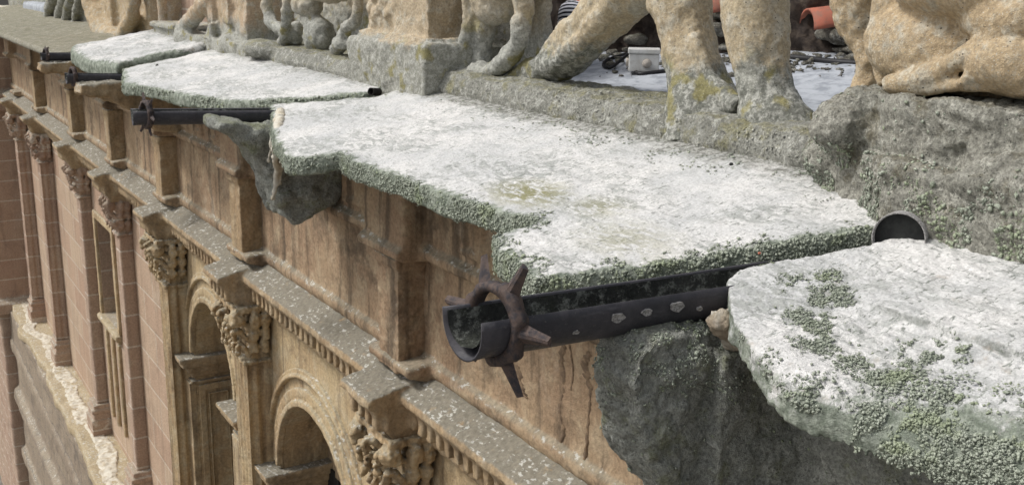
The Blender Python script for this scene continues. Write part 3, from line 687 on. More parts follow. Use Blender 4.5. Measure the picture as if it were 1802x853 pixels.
for (cy, cz, r_) in ARCH:
    # back panel of the arch, near-black in place of interior shade
    bm = bmesh.new(); box(bm, 3.5, 3.55, cy-r_-.05, cy+r_+.05, -7.3, cz-.12); box(bm, 3.44, 3.5, cy-r_*.99, cy-r_*.66, -7.2, cz-.1); box(bm, 3.44, 3.5, cy+r_*.66, cy+r_*.99, -7.2, cz-.1)
    w = finish('arched_window', tomesh(bm), M['void'], FAC, smooth=False)
    bm = bmesh.new(); prism(bm, arch(cy, cz, r_+.02, cz-.12, 20), 3.46, 3.52, 'x'); prism(bm, arch(cy, cz, r_*.72, cz-.12, 20), 3.43, 3.47, 'x')
    finish('lunette', tomesh(bm), M['wall_near'], w, smooth=False)
    # archivolt rings
    bm = bmesh.new(); K = 36
    for (ra, rb, px) in ((r_-.005, r_+.06, .05), (r_+.075, r_+.17, .03), (r_+.25, r_+.29, .045), (r_+.30, r_+.34, .025)):
        rr = []
        for k in range(K+1):
            a = math.pi*k/K; cs, sn = math.cos(a), math.sin(a)
            rr.append([bm.verts.new((x, cy-q*cs, cz+q*sn)) for x, q in ((3.02, ra), (3.0-px, ra+.004), (3.0-px, rb-.004), (3.02, rb))])
        for a_, b_ in zip(rr, rr[1:]):
            for j in range(4): bm.faces.new((a_[j], a_[(j+1) % 4], b_[(j+1) % 4], b_[j]))
        bm.faces.new(rr[0]); bm.faces.new(rr[-1][::-1])
    me = organic(bm, .012, 1, ((.1, .006), (.03, .003))); finish('archivolt', me, M['colstone'], w)
    # impost cornices at both jambs
    for sgn in (1, -1):
        bm = bmesh.new(); yj = cy+sgn*r_
        for (dz0, dz1, pr) in ((-.0, .05, .20), (-.07, 0, .17), (-.15, -.07, .10), (-.22, -.15, .05), (-.30, -.26, .06)):
            ya, yb = sorted((yj-sgn*pr*.55, yj+sgn*(.30+pr))); box(bm, 3.0-pr, 3.49, ya, yb, cz-.08+dz0, cz-.08+dz1)
        finish('impost', organic(bm, .014, 1, ((.1, .01), (.03, .004))), M['trim'], w)
        # panelled jamb
        bm = bmesh.new(); ya, yb = sorted((yj, yj-sgn*.022))
        for (x0, x1, z0, z1) in ((3.02, 3.10, -7.0, cz-.42), (3.40, 3.48, -7.0, cz-.42), (3.02, 3.48, cz-.48, cz-.40), (3.13, 3.15, -6.9, cz-.52), (3.35, 3.37, -6.9, cz-.52), (3.13, 3.37, cz-.54, cz-.52)): box(bm, x0, x1, ya, yb, z0, z1)
        finish('jamb_panel', organic(bm, .012, 1, ((.1, .006),)), M['colstone'], w)
        bm = bmesh.new(); ya, yb = sorted((yj+sgn*.0, yj+sgn*.26)); box(bm, 2.92, 3.01, ya, yb, -7.2, cz-.36); box(bm, 2.86, 3.01, ya-.02, yb+.02, -7.3, -7.1)
        finish('jamb_pilaster', organic(bm, .02, 1, ((.2, .01),)), M['colstone'], w)
for a, b, z0, z1 in RW:
    bm = bmesh.new(); box(bm, 3.26, 3.30, a-.02, b+.02, z0-.02, z1+.02); w = finish('rectangular_window', tomesh(bm), M['glass'], FAC, smooth=False)
    bm = bmesh.new(); box(bm, 2.90, 3.05, a-.12, b+.12, z0-.10, z0-.005); box(bm, 2.95, 3.0, a-.06, b+.06, z0-.16, z0-.10); finish('sill', organic(bm, .02, 1, ((.1, .01),)), M['ledge'], w)
    bm = bmesh.new()
    for (c0, c1, d0, d1) in ((a, a+.06, z0, z1), (b-.06, b, z0, z1), (a+.06, b-.06, z1-.06, z1), (a+.06, b-.06, z0, z0+.05), ((a+b)/2-.02, (a+b)/2+.02, z0+.05, z1-.06)): box(bm, 3.2, 3.262, c0, c1, d0, d1)
    finish('frame', tomesh(bm), M['frame'], w, smooth=False)
    bm = bmesh.new(); box(bm, 2.955, 3.01, a-.14, a-.02, z0, z1+.14); box(bm, 2.955, 3.01, b+.02, b+.14, z0, z1+.14); box(bm, 2.957, 3.01, a-.02, b+.02, z1+.02, z1+.14)
    for k in range(3): box(bm, 2.95, 3.01, a+.0+k*.45, a+.10+k*.45, -7.0, z0-.2)
    finish('surround', organic(bm, .02, 1, ((.1, .008),)), M['colstone'], w)
# pilasters
def pilaster(c, fluted, mat, vx):
    bm = bmesh.new(); X0 = 2.76; hw = .20 if fluted else .165
    if fluted:
        pts = []
        def flutes(p0, p1, n, nv):
            for k in range(n):
                a = np.array(p0)+(np.array(p1)-np.array(p0))*(k/n); b = np.array(p0)+(np.array(p1)-np.array(p0))*((k+1)/n)
                for t in (.12, .3, .5, .7, .88): q = a+(b-a)*t; pts.append(tuple(q+np.array(nv)*.028*math.sin(math.pi*(t-.06)/.88)))
                pts.append(tuple(b))
        pts.append((3.02, c-hw)); pts.append((X0+.2, c-hw)); flutes((X0+.2, c-hw), (X0, c-hw), 2, (0, 1)); flutes((X0, c-hw), (X0, c+hw), 4, (1, 0)); flutes((X0, c+hw), (X0+.2, c+hw), 2, (0, -1)); pts.append((3.02, c+hw))
        prism(bm, pts, -6.95, -3.44)
    else: box(bm, X0+.06, 3.02, c-hw+.02, c+hw-.02, -6.95, -3.44)
    me = organic(bm, vx, 1, ((.3, .008), (.05, .004)))
    p = finish('pilaster', me, mat, FAC)
    # carved capital
    bm = bmesh.new(); box(bm, 2.80, 3.02, c-.17, c+.17, -3.62, -3.08); box(bm, 2.66, 3.02, c-.29, c+.29, -3.11, -3.055); box(bm, 2.74, 3.02, c-.22, c+.22, -3.64, -3.60)
    for row, (z, rad, off, n) in enumerate(((-3.47, .055, .02, 5), (-3.33, .06, .05, 4), (-3.19, .065, .09, 3))):
        for k in range(n):
            y = c+(k-(n-1)/2)*(.42/(n-1))+random.uniform(-.012, .012); q_ = random.uniform(.75, 1.15); tube(bm, [(2.80, y, z-.07), (2.77-off*.5, y, z-.01), (2.74-off, y, z+.045), (2.71-off*1.2, y+random.uniform(-.02, .02), z+.035), (2.70-off*1.2, y, z+.005)], [rad*.75*q_, rad*.8*q_, rad*.65*q_, rad*.45, rad*.28], 8, 3, squash=.6)
            ell(bm, (2.72-off, y+.03, z-.03), (.03, .02, .05), 8)
        for sgn in (-1, 1):
            for k in range(2): ell(bm, (2.84+k*.10, c+sgn*(.19+off), z), (rad*.85, rad, rad*1.25), 10); ell(bm, (2.84+k*.10, c+sgn*(.21+off), z+.05), (rad*.6, rad*.6, rad*.5), 8)
    for sgn in (-1, 1): ell(bm, (2.68, c+sgn*.25, -3.17), (.075, .075, .075), 12)
    bmesh.ops.translate(bm, verts=bm.verts, vec=(0, 0, .165))
    if not fluted:
        for v_ in bm.verts: v_.co.y = c+(v_.co.y-c)*.78; v_.co.x = 3.02-(3.02-v_.co.x)*.88
    finish('capital', organic(bm, .012 if vx < .02 else .022, 1, ((.06, .026), (.022, .012))), mat, p)
    bm = bmesh.new(); box(bm, 2.70, 3.02, c-.26, c+.26, -7.5, -7.2); box(bm, 2.73, 3.02, c-.24, c+.24, -7.2, -7.12); box(bm, 2.71, 3.02, c-.25, c+.25, -7.08, -7.02); box(bm, 2.75, 3.02, c-.22, c+.22, -7.13, -6.94)
    finish('base', organic(bm, .02, 1, ((.2, .008), (.05, .005))), mat, p)
    # frieze block between capital and ledge
    bm = bmesh.new(); box(bm, 2.72, 3.0, c-.22, c+.22, -2.98, -2.86)
    finish('entablature_block', organic(bm, .02, 1, ((.1, .008),)), mat, p)
for i, c in enumerate(COLS[1:]):
    pilaster(c, i in (0, 1, 2, 5, 6), M['colstone'] if i < 3 else M['pinkcol'], .014 if i < 3 else .028)
# projecting end bay far away
bm = bmesh.new(); box(bm, 2.25, 4, 26, 34, -14, -1.12); box(bm, 2.05, 4, 25.8, 34, -3.0, -2.6); box(bm, 2.0, 4, 25.8, 34, -7.7, -7.4)
for c in (26.6, 28.4, 30.2): box(bm, 2.0, 2.4, c-.25, c+.25, -7.4, -3.0); box(bm, 1.93, 2.4, c-.32, c+.32, -3.6, -3.0); box(bm, 1.93, 2.4, c-.32, c+.32, -7.4, -6.9)
finish('end_bay', organic(bm, .06, 1, ((.3, .03),)), M['pinkcol'], FAC)
# lower ledge with a crooked outer rim and the wall beneath
pts = []; ys = np.linspace(8, 26, 60); q = np.c_[np.zeros(60), ys, np.zeros(60)]; wob = (fbm(q, .8, 4, 3)-.5)*.35
ed = [(2.37+(.012*(y-15))+w_, y) for y, w_ in zip(ys, wob)]
bm = bmesh.new(); prism(bm, ed+[(3.1, 26), (3.1, 8)], -7.62, -7.46)
finish('lower_ledge', organic(bm, .025, 1, ((.4, .03), (.08, .012))), M['ledge'], FAC)
bm = bmesh.new(); ce = [(x+.16+.05*math.sin(y*2.3), y) for x, y in ed]; ce2 = [(x+.26+.05*math.sin(y*3.1+1), y) for x, y in ce]
prism(bm, ce+ce2[::-1], -7.48, -7.445)
finish('lime_band', organic(bm, .02, 1, ((.12, .04), (.04, .015))), M['limecrust'], FAC)
bm = bmesh.new(); loft(bm, [(3.4, -7.6), (2.46, -7.6), (2.46, -8.3), (2.42, -8.35), (2.42, -8.6), (2.5, -8.65), (2.5, -9.5), (2.38, -9.55), (2.36, -9.8), (2.5, -9.9), (2.5, -11), (2.4, -11.05), (2.4, -11.3), (2.5, -11.4), (2.5, -14), (3.4, -14)], [(8, 0), (26, 0)])
finish('lower_wall', organic(bm, .045, 1, ((.5, .03), (.12, .015))), M['base_wall'], FAC)
bm = bmesh.new(); box(bm, 3.56, 9, 1.5, 34, -14, -1.34); finish('building_mass', tomesh(bm), M['void'], FAC, smooth=False)

# ground far below
bm = bmesh.new(); bmesh.ops.create_grid(bm, x_segments=2, y_segments=2, size=400, matrix=Matrix.Translation((0, 0, -14)))
o = finish('ground', tomesh(bm), M['paving']); tag(o, 'grey paving of the street far below', 'ground', kind='structure')

# ------------------------------------------------------------------ roof behind the parapet
def rz(x): return -.66+.12*(x-3.85)
bm = bmesh.new(); prism(bm, [(3.62, rz(3.62)), (9.0, rz(9.0)), (9.0, -1.3), (3.62, -1.3)], 1.6, 28, 'y')
me = organic(bm, .05, 1, ((.3, .02), (.08, .008))); o = finish('roof_terrace', me, M['roof']); tag(o, 'pale bluish coated roof strip behind the stone parapet', 'roof', kind='structure')
def PR(u, v): return pl(u, v, np.array([-.12, 0, 1.]), -.66-.12*3.85)
bx = PR(1132, 128)
B = empty('junction_box', tuple(bx)); tag(B, 'small grey white plastic electrical box on the pale roof behind the sculpted legs', 'electrical box')
ang = math.radians(-38); Rm = Matrix.Rotation(ang, 4, 'Z')
def boxm(dx, dy, z0, z1, bev=.008, off=(0, 0)):
    bm = bmesh.new(); box(bm, -dx+off[0], dx+off[0], -dy+off[1], dy+off[1], z0, z1); bmesh.ops.bevel(bm, geom=list(bm.edges), offset=bev, segments=3, affect='EDGES', profile=.5)
    bmesh.ops.transform(bm, matrix=Matrix.Translation(Vector(bx)) @ Rm, verts=bm.verts); return tomesh(bm)
finish('box_body', boxm(.10, .075, .01, .125), M['plastic'], B, smooth=False)
finish('box_lid', boxm(.107, .082, .127, .16), M['plastic'], B, smooth=False)
for (px_, py_, rr, ax_) in ((-.108, 0, .03, 'x'), (0.02, -.082, .032, 'y'), (-.106, .045, .018, 'x')):
    bm = bmesh.new(); bmesh.ops.create_cone(bm, cap_ends=True, segments=20, radius1=rr, radius2=rr*.85, depth=.02)
    rot = Matrix.Rotation(math.pi/2, 4, 'Y') if ax_ == 'x' else Matrix.Rotation(math.pi/2, 4, 'X')
    bmesh.ops.transform(bm, matrix=Matrix.Translation(Vector(bx)) @ Rm @ Matrix.Translation((px_, py_, .065)) @ rot, verts=bm.verts)
    finish('cable_plug', tomesh(bm), M['plug'], B)
def hose(pts, r_, label, lift=.012):
    bm = bmesh.new(); P = [PR(u, v)+np.array([0, 0, lift+(q[0] if q else 0)]) for u, v, *q in pts]; tube(bm, P, [r_]*len(P), 10, 8)
    o = finish('black_hose', tomesh(bm), M['hose']); tag(o, label, 'hose')
hose([(1178, 128), (1150, 131), (1125, 133), (1108, 126, .02), (1110, 112, .05), (1118, 106, .07)], .014, 'black hose bending out of the front of the electrical box')
hose([(1112, 104, .05), (1095, 112, .02), (1075, 122), (1062, 118), (1070, 108), (1095, 100), (1110, 96)], .012, 'looped black hose lying to the left of the electrical box')
hose([(1380, 104), (1420, 107), (1460, 112), (1520, 116), (1560, 118)], .022, 'straight black pipe along the back of the roof strip under the clay tiles')
gp = np.array([PR(rng.uniform(1055, 1540), 98+abs(rng.normal(0, 16))) for _ in range(420)]); gp = gp+np.array([0, 0, .004])
crumbs('grit', gp, np.tile([[0., 0, 1.]], (len(gp), 1)), rng.uniform(0, 1, len(gp))**3*.03+.005, M['rubble'], 'dark grit and small debris strewn over the pale roof strip', 'grit', flat=.6)
# rough wall of rubble and clay tiles beyond the roof strip
def back(u, v, push=0):
    p = PR(u, v); return p+np.array([push, 0, 0])
p0, p1 = PR(1000, 100), PR(1560, 100)
bm = bmesh.new()
q0 = np.array(PR(940, 96)); q1 = np.array(PR(1600, 96)); dirv = q1-q0; L = np.linalg.norm(dirv); dirv /= L; nv = np.array([-dirv[1], dirv[0], 0]); nv = nv if nv[0] > 0 else -nv
prism(bm, [tuple((q0+nv*.12)[:2]), tuple((q1+nv*.12)[:2]), tuple((q1+nv*1.5)[:2]), tuple((q0+nv*1.5)[:2])], -.7, .6)
o = finish('rubble_wall', organic(bm, .03, 1, ((.2, .12), (.06, .04))), M['dark']); tag(o, 'crumbling mortar wall at the back of the roof strip, coloured dark as shade under the tiles', 'wall')
names = ['pale', 'flat grey', 'rounded', 'small']
spots = [(1200, 60, .10, .06), (1262, 55, .11, .05), (1280, 85, .08, .03), (1265, 28, .10, .04), (1440, 100, .028, .018), (1405, 102, .05, .03), (1475, 75, .15, .07), (1500, 92, .12, .03), (1470, 108, .02, .012), (1110, 72, .11, .05), (1080, 95, .05, .03), (1090, 108, .03, .02), (1065, 104, .035, .02), (1180, 95, .04, .03), (1420, 112, .03, .01), (1100, 88, .03, .02)]
labs = ['broken pale stone above the junction box', 'grey stone seen between the two thick legs', 'flat chip at the foot of the gap between the two thick legs', 'upper stone in the narrow gap between the two thick legs', 'pinkish round pebble on the roof strip in the right hand gap', 'flat grey stone flake left of the pinkish pebble', 'large lichened block under the orange clay tile', 'mossy stone beneath the lichened block in the right hand gap',
        'tiny stone right of the pinkish pebble', 'dark stone above and left of the junction box', 'grey rubble lump left of the junction box', 'small chip next to the looped hose', 'leftmost rubble chip beside the slanting leg', 'stone half hidden behind the left thick leg', 'thin chip in front of the flat grey flake', 'small stone touching the left side of the junction box']
for (u, v, s1_, s2_), lb in zip(spots, labs):
    stone('rubble_stone', PR(u, max(v, 94))+np.array([0, 0, max(0, (94-v)/F*7.)-.01]), (s1_, s1_*1.1, s2_), M['rubble'], lb, 'stone', 'loose rubble behind the parapet')
def tile(P, d, w, L_, th, label, tilt=.12):
    """canal tile: half-barrel, open end at P, running along d"""
    d = np.array(d, float); d /= np.linalg.norm(d); s = np.cross(d, [0, 0, 1.]); s /= np.linalg.norm(s); bm = bmesh.new(); rings = []
    for t in np.linspace(0, 1, 8):
        c = np.array(P)+d*L_*t+np.array([0, 0, tilt*L_*t]); ww = w*(1-.12*t); ring = []
        for k in range(15):
            a = math.pi*k/14; ring.append(bm.verts.new(c+s*math.cos(a)*ww+np.array([0, 0, math.sin(a)*ww*.8])))
        for k in range(14, -1, -1):
            a = math.pi*k/14; ring.append(bm.verts.new(c+s*math.cos(a)*(ww-th)+np.array([0, 0, math.sin(a)*(ww-th)*.8])))
        rings.append(ring)
    n = 30
    for a, b in zip(rings, rings[1:]):
        for k in range(n): bm.faces.new((a[k], a[(k+1) % n], b[(k+1) % n], b[k]))
    for r_ in (rings[0], rings[-1]):
        for k in range(14): bm.faces.new((r_[k], r_[k+1], r_[28-k], r_[29-k]))
    o = finish('canal_tile', tomesh(bm), M['tile']); tag(o, label, 'roof tile', 'clay canal tiles behind the parapet')
for k, (u, lb) in enumerate(((1415, 'orange clay roof tile whose arched end shows in the right hand gap'), (1480, 'clay roof tile partly behind the bulging limb at the right'), (1010, 'clay roof tile above the striped cloth at the left of the slanting leg'), (1075, 'clay roof tile hidden mostly behind the slanting leg'), (1230, 'clay roof tile above the gap between the two thick legs'))):
    p = PR(u, 96)+np.array([0, 0, .17+(.12 if u < 1300 else 0)]); tile(p, nv*.6+dirv*.8, .17, .55, .018, lb)
# striped cloth
p = PR(1003, 96); bm = bmesh.new(); cc = PX(1006, 38, p[0]-.3)
ell(bm, cc, (.10, .13, .16)); ell(bm, cc+np.array([0, .05, -.16]), (.08, .09, .16)); ell(bm, cc+np.array([.02, .02, .05]), (.10, .12, .10))
o = finish('striped_cloth', organic(bm, .015, 4, ((.1, .02),)), M['stripe']); tag(o, 'black and white striped cloth bundle behind the slanting sculpted leg', 'cloth')

# ------------------------------------------------------------------ parapet
def sculpt(name, bm, mat, label, cat, voxel=.014, smooth=4, disp=((.25, .03), (.07, .015), (.025, .006)), group=None):
    o = finish(name, organic(bm, voxel, smooth, disp), mat); tag(o, label, cat, group); return o
# near kerb under the legs
bm = bmesh.new(); prism(bm, [(3.43, -.95), (3.41, -.72), (3.46, -.62), (3.62, -.60), (3.88, -.60), (3.88, -.95)], 2.8, 6.45, 'y')
sculpt('parapet_kerb', bm, M['curb'], 'long grey lichened kerb stone carrying the four thick sculpted legs', 'kerb', .013, 5, ((.3, .03), (.08, .014), (.025, .006)), 'kerb stones of the parapet')
kb = bpy.data.objects['parapet_kerb']; n = len(kb.data.vertices); co = np.empty(n*3); kb.data.vertices.foreach_get('co', co); co = co.reshape(-1, 3)+np.array(kb.location); nr = np.empty(n*3); kb.data.vertices.foreach_get('normal', nr); nr = nr.reshape(-1, 3)
scatter('lichen', (co, nr, nr[:, 2]), lambda co, nr, e: (nr[:, 0] < .3)*(co[:, 0] < 3.8)*(.1+(fbm(co, 9, 4, 7) > .5)), 9000, .0018, .0060, M['crumb'], 'grey speckled lichen crumbs on the long kerb under the sculpted legs', off=.0)
# near pedestal (rough grey) with the drain hole
bm = bmesh.new(); prism(bm, [(3.06, 1.0), (3.06, 2.42), (3.2, 2.66), (3.30, 2.95), (3.95, 3.02), (3.95, 1.0)], -1.05, -.60)
prism(bm, [(3.20, 1.0), (3.16, 2.45), (3.26, 2.80), (3.95, 2.86), (3.95, 1.0)], -.62, -.38)
ell(bm, (3.4, 2.9, -.68), (.18, .16, .10)); ell(bm, (3.3, 2.75, -.52), (.2, .14, .12)); ell(bm, (3.15, 1.7, -.62), (.12, .5, .12))
pd = empty('parapet_pedestal', (3.5, 2, -1.05)); tag(pd, 'rough grey pedestal at the right edge with the large dark drain hole', 'pedestal', 'pedestals of the parapet')
me = organic(bm, .011, 5, ((.22, .035), (.07, .022), (.025, .010)))
n = len(me.vertices); co = np.empty(n*3); me.vertices.foreach_get('co', co); co = co.reshape(-1, 3); nr = np.empty(n*3); me.vertices.foreach_get('normal', nr); nr = nr.reshape(-1, 3); dP = (co.copy(), nr.copy(), nr[:, 2])
finish('pedestal_block', me, M['roughbase'], pd)
scatter('lichen', dP, lambda co, nr, e: (nr[:, 0] < .2)*np.clip((-.55-co[:, 2])/.25, .02, 1)*(fbm(co, 8, 4, 3) > .48)*(co[:, 0] < 3.4), 16000, .002, .0065, M['lichen'], 'pale lichen crust on the foot of the rough grey pedestal around the drain hole', off=.001)
# drain outlet: a short pipe in the pedestal foot, its inner shade a black disc
hc = PX(1600, 402, 3.03)
O = empty('drain_outlet', tuple(hc)); tag(O, 'dark round drain hole above the gutter, at the foot of the nearest pedestal', 'drain')
def ringpipe(c, d, R_, t, L_):
    bm = bmesh.new(); d = np.array(d, float); d /= np.linalg.norm(d); s = np.cross(d, [0, 0, 1.]); s /= np.linalg.norm(s); u_ = np.cross(s, d); rr = []
    for k in range(40):
        a = 2*math.pi*k/40; v = s*math.cos(a)+u_*math.sin(a); rr.append([bm.verts.new(c+v*R_), bm.verts.new(c+v*(R_-t)), bm.verts.new(c+v*(R_-t)+d*L_), bm.verts.new(c+v*R_+d*L_)])
    for k in range(40):
        a, b = rr[k], rr[(k+1) % 40]
        for j in range(4): bm.faces.new((a[j], a[(j+1) % 4], b[(j+1) % 4], b[j]))
    return bm, s, u_
dd = np.array((.86, .48, -.10)); dd /= np.linalg.norm(dd)
bm, s_, u_ = ringpipe(hc+np.array([-.065, -.01, -.026]), dd, .089, .005, .5); finish('outlet_pipe', tomesh(bm), M['scale'], O)
bm = bmesh.new(); c = hc+np.array([-.065, -.01, -.026])+np.array(dd)*.035; vs_ = [bm.verts.new(c+(s_*math.cos(a)+u_*math.sin(a))*.084) for a in np.linspace(0, 2*math.pi, 40, endpoint=False)]; bm.faces.new(vs_)
finish('outlet_shade_disc', tomesh(bm), M['bore_shade'], O, smooth=False)
hc2 = PS(648, 164); bm, _, _ = ringpipe(hc2+np.array([.02, 0, .01]), dd, .028, .005, .1); o = finish('drain_outlet', tomesh(bm), M['void']); tag(o, 'small dark drain stub where the second waterspout channel meets the parapet', 'drain')
# near reclining ochre figure on the pedestal
bm = bmesh.new()
box(bm, 3.42, 3.95, 1.0, 2.62, -.38, .25)
pell(bm, 1628, 78, 3.36, 92, 78, .13); pell(bm, 1790, 112, 3.30, 70, 60, .14); pell(bm, 1800, 30, 3.32, 95, 60, .13); pell(bm, 1700, -20, 3.32, 110, 55, .16); pell(bm, 1590, 20, 3.42, 40, 120, .12)
ptube(bm, [(1560, 150, 26), (1620, 140, 44), (1690, 105, 40), (1760, 60, 40), (1830, 30, 40)], 3.24); ptube(bm, [(1690, 150, 20), (1730, 120, 30), (1790, 95, 30), (1840, 80, 30)], 3.22)
ptube(bm, [(1560, 0, 30), (1552, 60, 26), (1548, 120, 26), (1556, 150, 24)], 3.34); ptube(bm, [(1600, 158, 20), (1700, 150, 26), (1830, 158, 26)], 3.24)
sculpt('carved_figure', bm, M['figure'], 'ochre crouching figure with deep folds on the nearest rough pedestal, cut by the right edge', 'sculpture', .010, 3, ((.3, .02), (.08, .006), (.02, .002)), 'carved sculptures of the parapet')
# bulging limb beside it
bm = bmesh.new(); ptube(bm, [(1512, -60, 100), (1512, 0, 96), (1515, 45, 84), (1528, 85, 52), (1528, 125, 42), (1520, 165, 60)], 3.72, seg=18)
sculpt('sculpted_baluster', bm, M['figure'], 'bulging ochre limb that narrows to a thin ankle beside the crouching figure', 'sculpture', .012, 3, ((.2, .02), (.05, .01)), 'carved sculptures of the parapet')
bm = bmesh.new(); ptube(bm, [(1326, -60, 128), (1328, 0, 122), (1333, 60, 114), (1342, 120, 96), (1352, 170, 100), (1362, 215, 140), (1370, 262, 190)], 3.68, seg=20); pell(bm, 1395, 225, 3.66, 40, 16, .12)
sculpt('sculpted_baluster', bm, M['statue'], 'straight thick sculpted leg with smooth ochre top and grey foot, middle of the three', 'sculpture', .011, 3, ((.2, .022), (.06, .007), (.02, .003)), 'carved sculptures of the parapet')
bm = bmesh.new(); ptube(bm, [(1192, -60, 118), (1196, 0, 108), (1206, 55, 98), (1216, 105, 100), (1228, 150, 118), (1238, 195, 150), (1245, 245, 190)], 3.66, seg=20); pell(bm, 1275, 185, 3.66, 40, 20, .12); ptube(bm, [(1222, 60, 26), (1240, 120, 30), (1272, 165, 40), (1300, 190, 40)], 3.60)
sculpt('sculpted_baluster', bm, M['statue'], 'thick sculpted leg just right of the electrical box, with a wide ridged grey foot', 'sculpture', .011, 3, ((.2, .025), (.06, .009), (.02, .004)), 'carved sculptures of the parapet')
bm = bmesh.new(); ptube(bm, [(1160, -70, 130), (1092, -5, 104), (1045, 45, 92), (1002, 90, 84), (955, 125, 58), (890, 148, 44), (830, 155, 40)], 3.72, seg=20); ptube(bm, [(1110, -40, 46), (1052, 36, 40), (1006, 88, 34), (955, 122, 28)], 3.60)
sculpt('sculpted_baluster', bm, M['statue'], 'slanting sculpted leg leaning right, in front of the striped cloth', 'sculpture', .012, 3, ((.2, .025), (.06, .014), (.02, .006)), 'carved sculptures of the parapet')
# panel with animal legs between the second pedestal and the slanting leg
bm = bmesh.new(); box(bm, 3.95, 4.02, 5.97, 6.7, -.7, .4)
q0 = PX(930, 60, 3.95)
ptube(bm, [(822, -40, 26), (826, 20, 22), (822, 60, 24), (812, 100, 26), (798, 130, 34)], 3.62); ptube(bm, [(850, -20, 60), (856, 40, 40), (848, 80, 34), (845, 120, 40)], 3.72); ptube(bm, [(925, -40, 36), (920, 30, 34), (910, 75, 34), (885, 110, 32), (850, 130, 30), (810, 135, 26)], 3.60)
pell(bm, 868, 5, 3.72, 42, 40, .14); pell(bm, 820, 140, 3.6, 40, 22, .14); pell(bm, 850, 128, 3.62, 30, 20, .1); pell(bm, 880, -40, 3.72, 70, 50, .2); pell(bm, 960, 150, 3.75, 60, 18, .14)
sculpt('carved_beast', bm, M['statue_far'], 'grey and ochre beast legs carved before a panel, just right of the second pedestal', 'sculpture', .014, 2, ((.2, .025), (.06, .016), (.02, .006)), 'carved sculptures of the parapet')
# second pedestal
bm = bmesh.new(); prism(bm, [(3.30, 6.45), (3.30, 7.72), (4.15, 7.72), (4.15, 6.35)], -.95, -.44); prism(bm, [(3.36, 6.5), (3.36, 7.66), (4.15, 7.66), (4.15, 6.4)], -.46, -.40)
box(bm, 3.42, 4.15, 6.62, 7.6, -.42, .3)
for k in range(9): ell(bm, PX(655+random.uniform(-8, 26), random.uniform(-10, 36), 3.41), (.03, .05, .05), 8)
pp = empty('parapet_pedestal', (3.7, 7, -.95)); tag(pp, 'square ochre pedestal with carved front above a grey speckled base, beside the second drain', 'pedestal', 'pedestals of the parapet')
finish('pedestal_block', organic(bm, .016, 3, ((.3, .035), (.08, .018), (.025, .006))), M['pedestal'], pp)
# second kerb and its figures
bm = bmesh.new(); prism(bm, [(3.36, -.95), (3.34, -.74), (3.40, -.64), (3.95, -.62), (3.95, -.95)], 7.6, 10.2, 'y'); ell(bm, (3.4, 10.0, -.68), (.2, .35, .10))
sculpt('parapet_kerb', bm, M['curb'], 'shorter grey kerb stone with a rounded pale end, left of the second pedestal', 'kerb', .02, 3, ((.3, .03), (.08, .015)), 'kerb stones of the parapet')
bm = bmesh.new(); box(bm, 3.85, 4.0, 7.7, 10.4, -.7, .5)
ptube(bm, [(632, -40, 24), (628, 30, 20), (606, 55, 22), (592, 90, 26)], 3.5); ptube(bm, [(510, -30, 22), (505, 30, 18), (500, 60, 18), (495, 85, 22)], 3.5); ptube(bm, [(470, -30, 22), (470, 10, 18), (478, 42, 22), (500, 55, 20)], 3.5)
pell(bm, 560, 62, 3.6, 26, 34, .14); pell(bm, 540, 8, 3.55, 26, 22, .14); pell(bm, 580, -20, 3.6, 60, 26, .16); pell(bm, 520, 60, 3.62, 14, 24, .1); pell(bm, 606, 76, 3.52, 16, 14, .1); pell(bm, 455, 30, 3.7, 20, 40, .1)
sculpt('carved_beast', bm, M['statue_far'], 'weathered grey crouching beast with clawed legs between the second and third pedestals', 'sculpture', .018, 2, ((.2, .03), (.06, .02)), 'carved sculptures of the parapet')
bm = bmesh.new(); prism(bm, [(3.32, 10.35), (3.32, 12.9), (4.15, 12.9), (4.15, 10.35)], -1.0, -.66); box(bm, 3.42, 4.15, 10.6, 12.0, -.68, .3); box(bm, 3.36, 3.5, 11.0, 11.2, -.5, .3); box(bm, 3.36, 3.5, 11.55, 11.75, -.5, .3)
pell(bm, 405, 80, 3.4, 26, 26, .14); ptube(bm, [(372, 40, 14), (374, 75, 14), (370, 100, 18)], 3.34); pell(bm, 330, 70, 3.4, 30, 26, .15); ptube(bm, [(375, -10, 30), (345, 25, 28), (325, 55, 34), (322, 80, 40)], 3.4)
pp = empty('parapet_pedestal', (3.7, 11.5, -1.0)); tag(pp, 'third pedestal, fluted ochre block with lumpy grey carving at its foot', 'pedestal', 'pedestals of the parapet')
finish('pedestal_block', organic(bm, .022, 1, ((.2, .03), (.06, .015))), M['pedestal_far'], pp)
bm = bmesh.new(); box(bm, 3.34, 3.9, 13.05, 14.1, -.95, -.60); box(bm, 3.30, 3.9, 13.0, 14.15, -.64, -.58)
ptube(bm, [(287, -30, 22), (285, 10, 16), (287, 44, 18), (287, 50, 24)], 3.5)
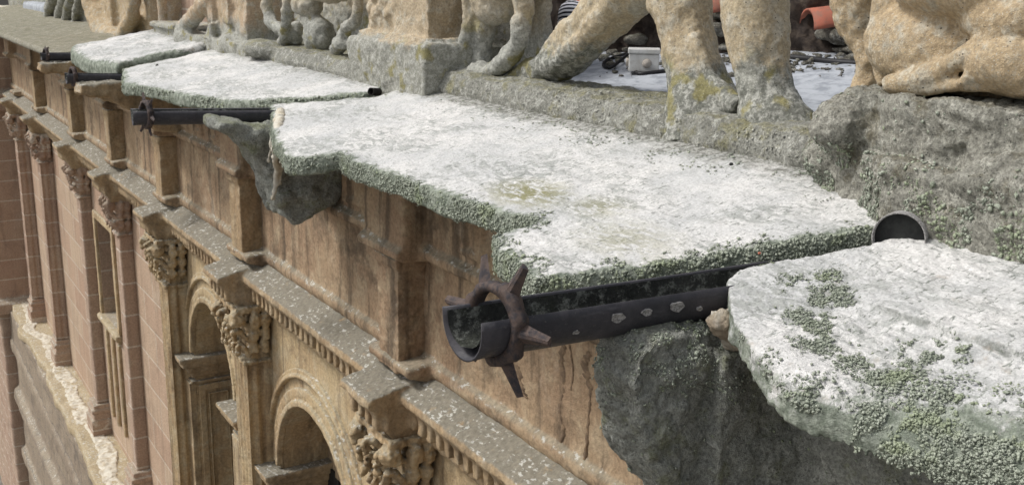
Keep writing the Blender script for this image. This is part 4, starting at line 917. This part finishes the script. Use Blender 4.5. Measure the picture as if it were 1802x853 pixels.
pp = empty('parapet_pedestal', (3.6, 13.5, -.95)); tag(pp, 'fourth pedestal, small square block under a slim baluster', 'pedestal', 'pedestals of the parapet')
finish('pedestal_block', organic(bm, .022, 1, ((.2, .02), (.06, .012))), M['pedestal_far'], pp)
bm = bmesh.new(); box(bm, 4.0, 4.2, 12.4, 16.2, -.95, 1.0)
sculpt('parapet_wall', bm, M['pinkcol'], 'flat pinkish brown wall panel behind the fourth pedestal', 'wall', .04, 1, ((.3, .02),))
bm = bmesh.new(); box(bm, 3.55, 4.3, 15.2, 17.3, -1.0, 1.0); box(bm, 3.45, 4.3, 17.2, 18.6, -1.0, 1.0); ptube(bm, [(165, -30, 60), (175, 20, 50), (190, 60, 50), (215, 78, 40)], 3.45); ptube(bm, [(232, -40, 26), (236, 20, 22), (225, 50, 30), (215, 72, 36)], 3.4); pell(bm, 180, 65, 3.5, 30, 18, .2)
sculpt('carved_figure', bm, M['pinkcol'] if False else M['figure'], 'bulky smooth ochre sculpture base behind the third and fourth waterspouts', 'sculpture', .03, 2, ((.3, .04), (.08, .02)), 'carved sculptures of the parapet')
bm = bmesh.new(); box(bm, 3.6, 4.2, 19.6, 22.8, -1.05, 1.2)
for (u, w_) in ((80, 22), (98, 18), (112, 20), (125, 14)): ptube(bm, [(u+18, -20, w_), (u+8, 25, w_), (u, 62, w_)], 3.5)
sculpt('carved_drapery', bm, M['curb'], 'grey brown folded drapery carving near the upper left corner', 'sculpture', .035, 1, ((.3, .04), (.08, .02)), 'carved sculptures of the parapet')
bm = bmesh.new(); box(bm, 3.9, 4.6, 23, 33, -1.3, 2.0)
sculpt('parapet_wall', bm, M['curb'], 'mottled grey wall end in the upper left corner', 'wall', .08, 1, ((.6, .15), (.2, .06)))
bm = bmesh.new(); box(bm, 3.2, 3.9, 24.5, 33, -1.1, -.9)
sculpt('white_coping', bm, M['limecrust'], 'thin white coping strip at the left edge below the mottled grey wall', 'coping', .06, 1, ((.3, .03),))

for o in list(bpy.data.objects):
    if '_w' in o: del o['_w']
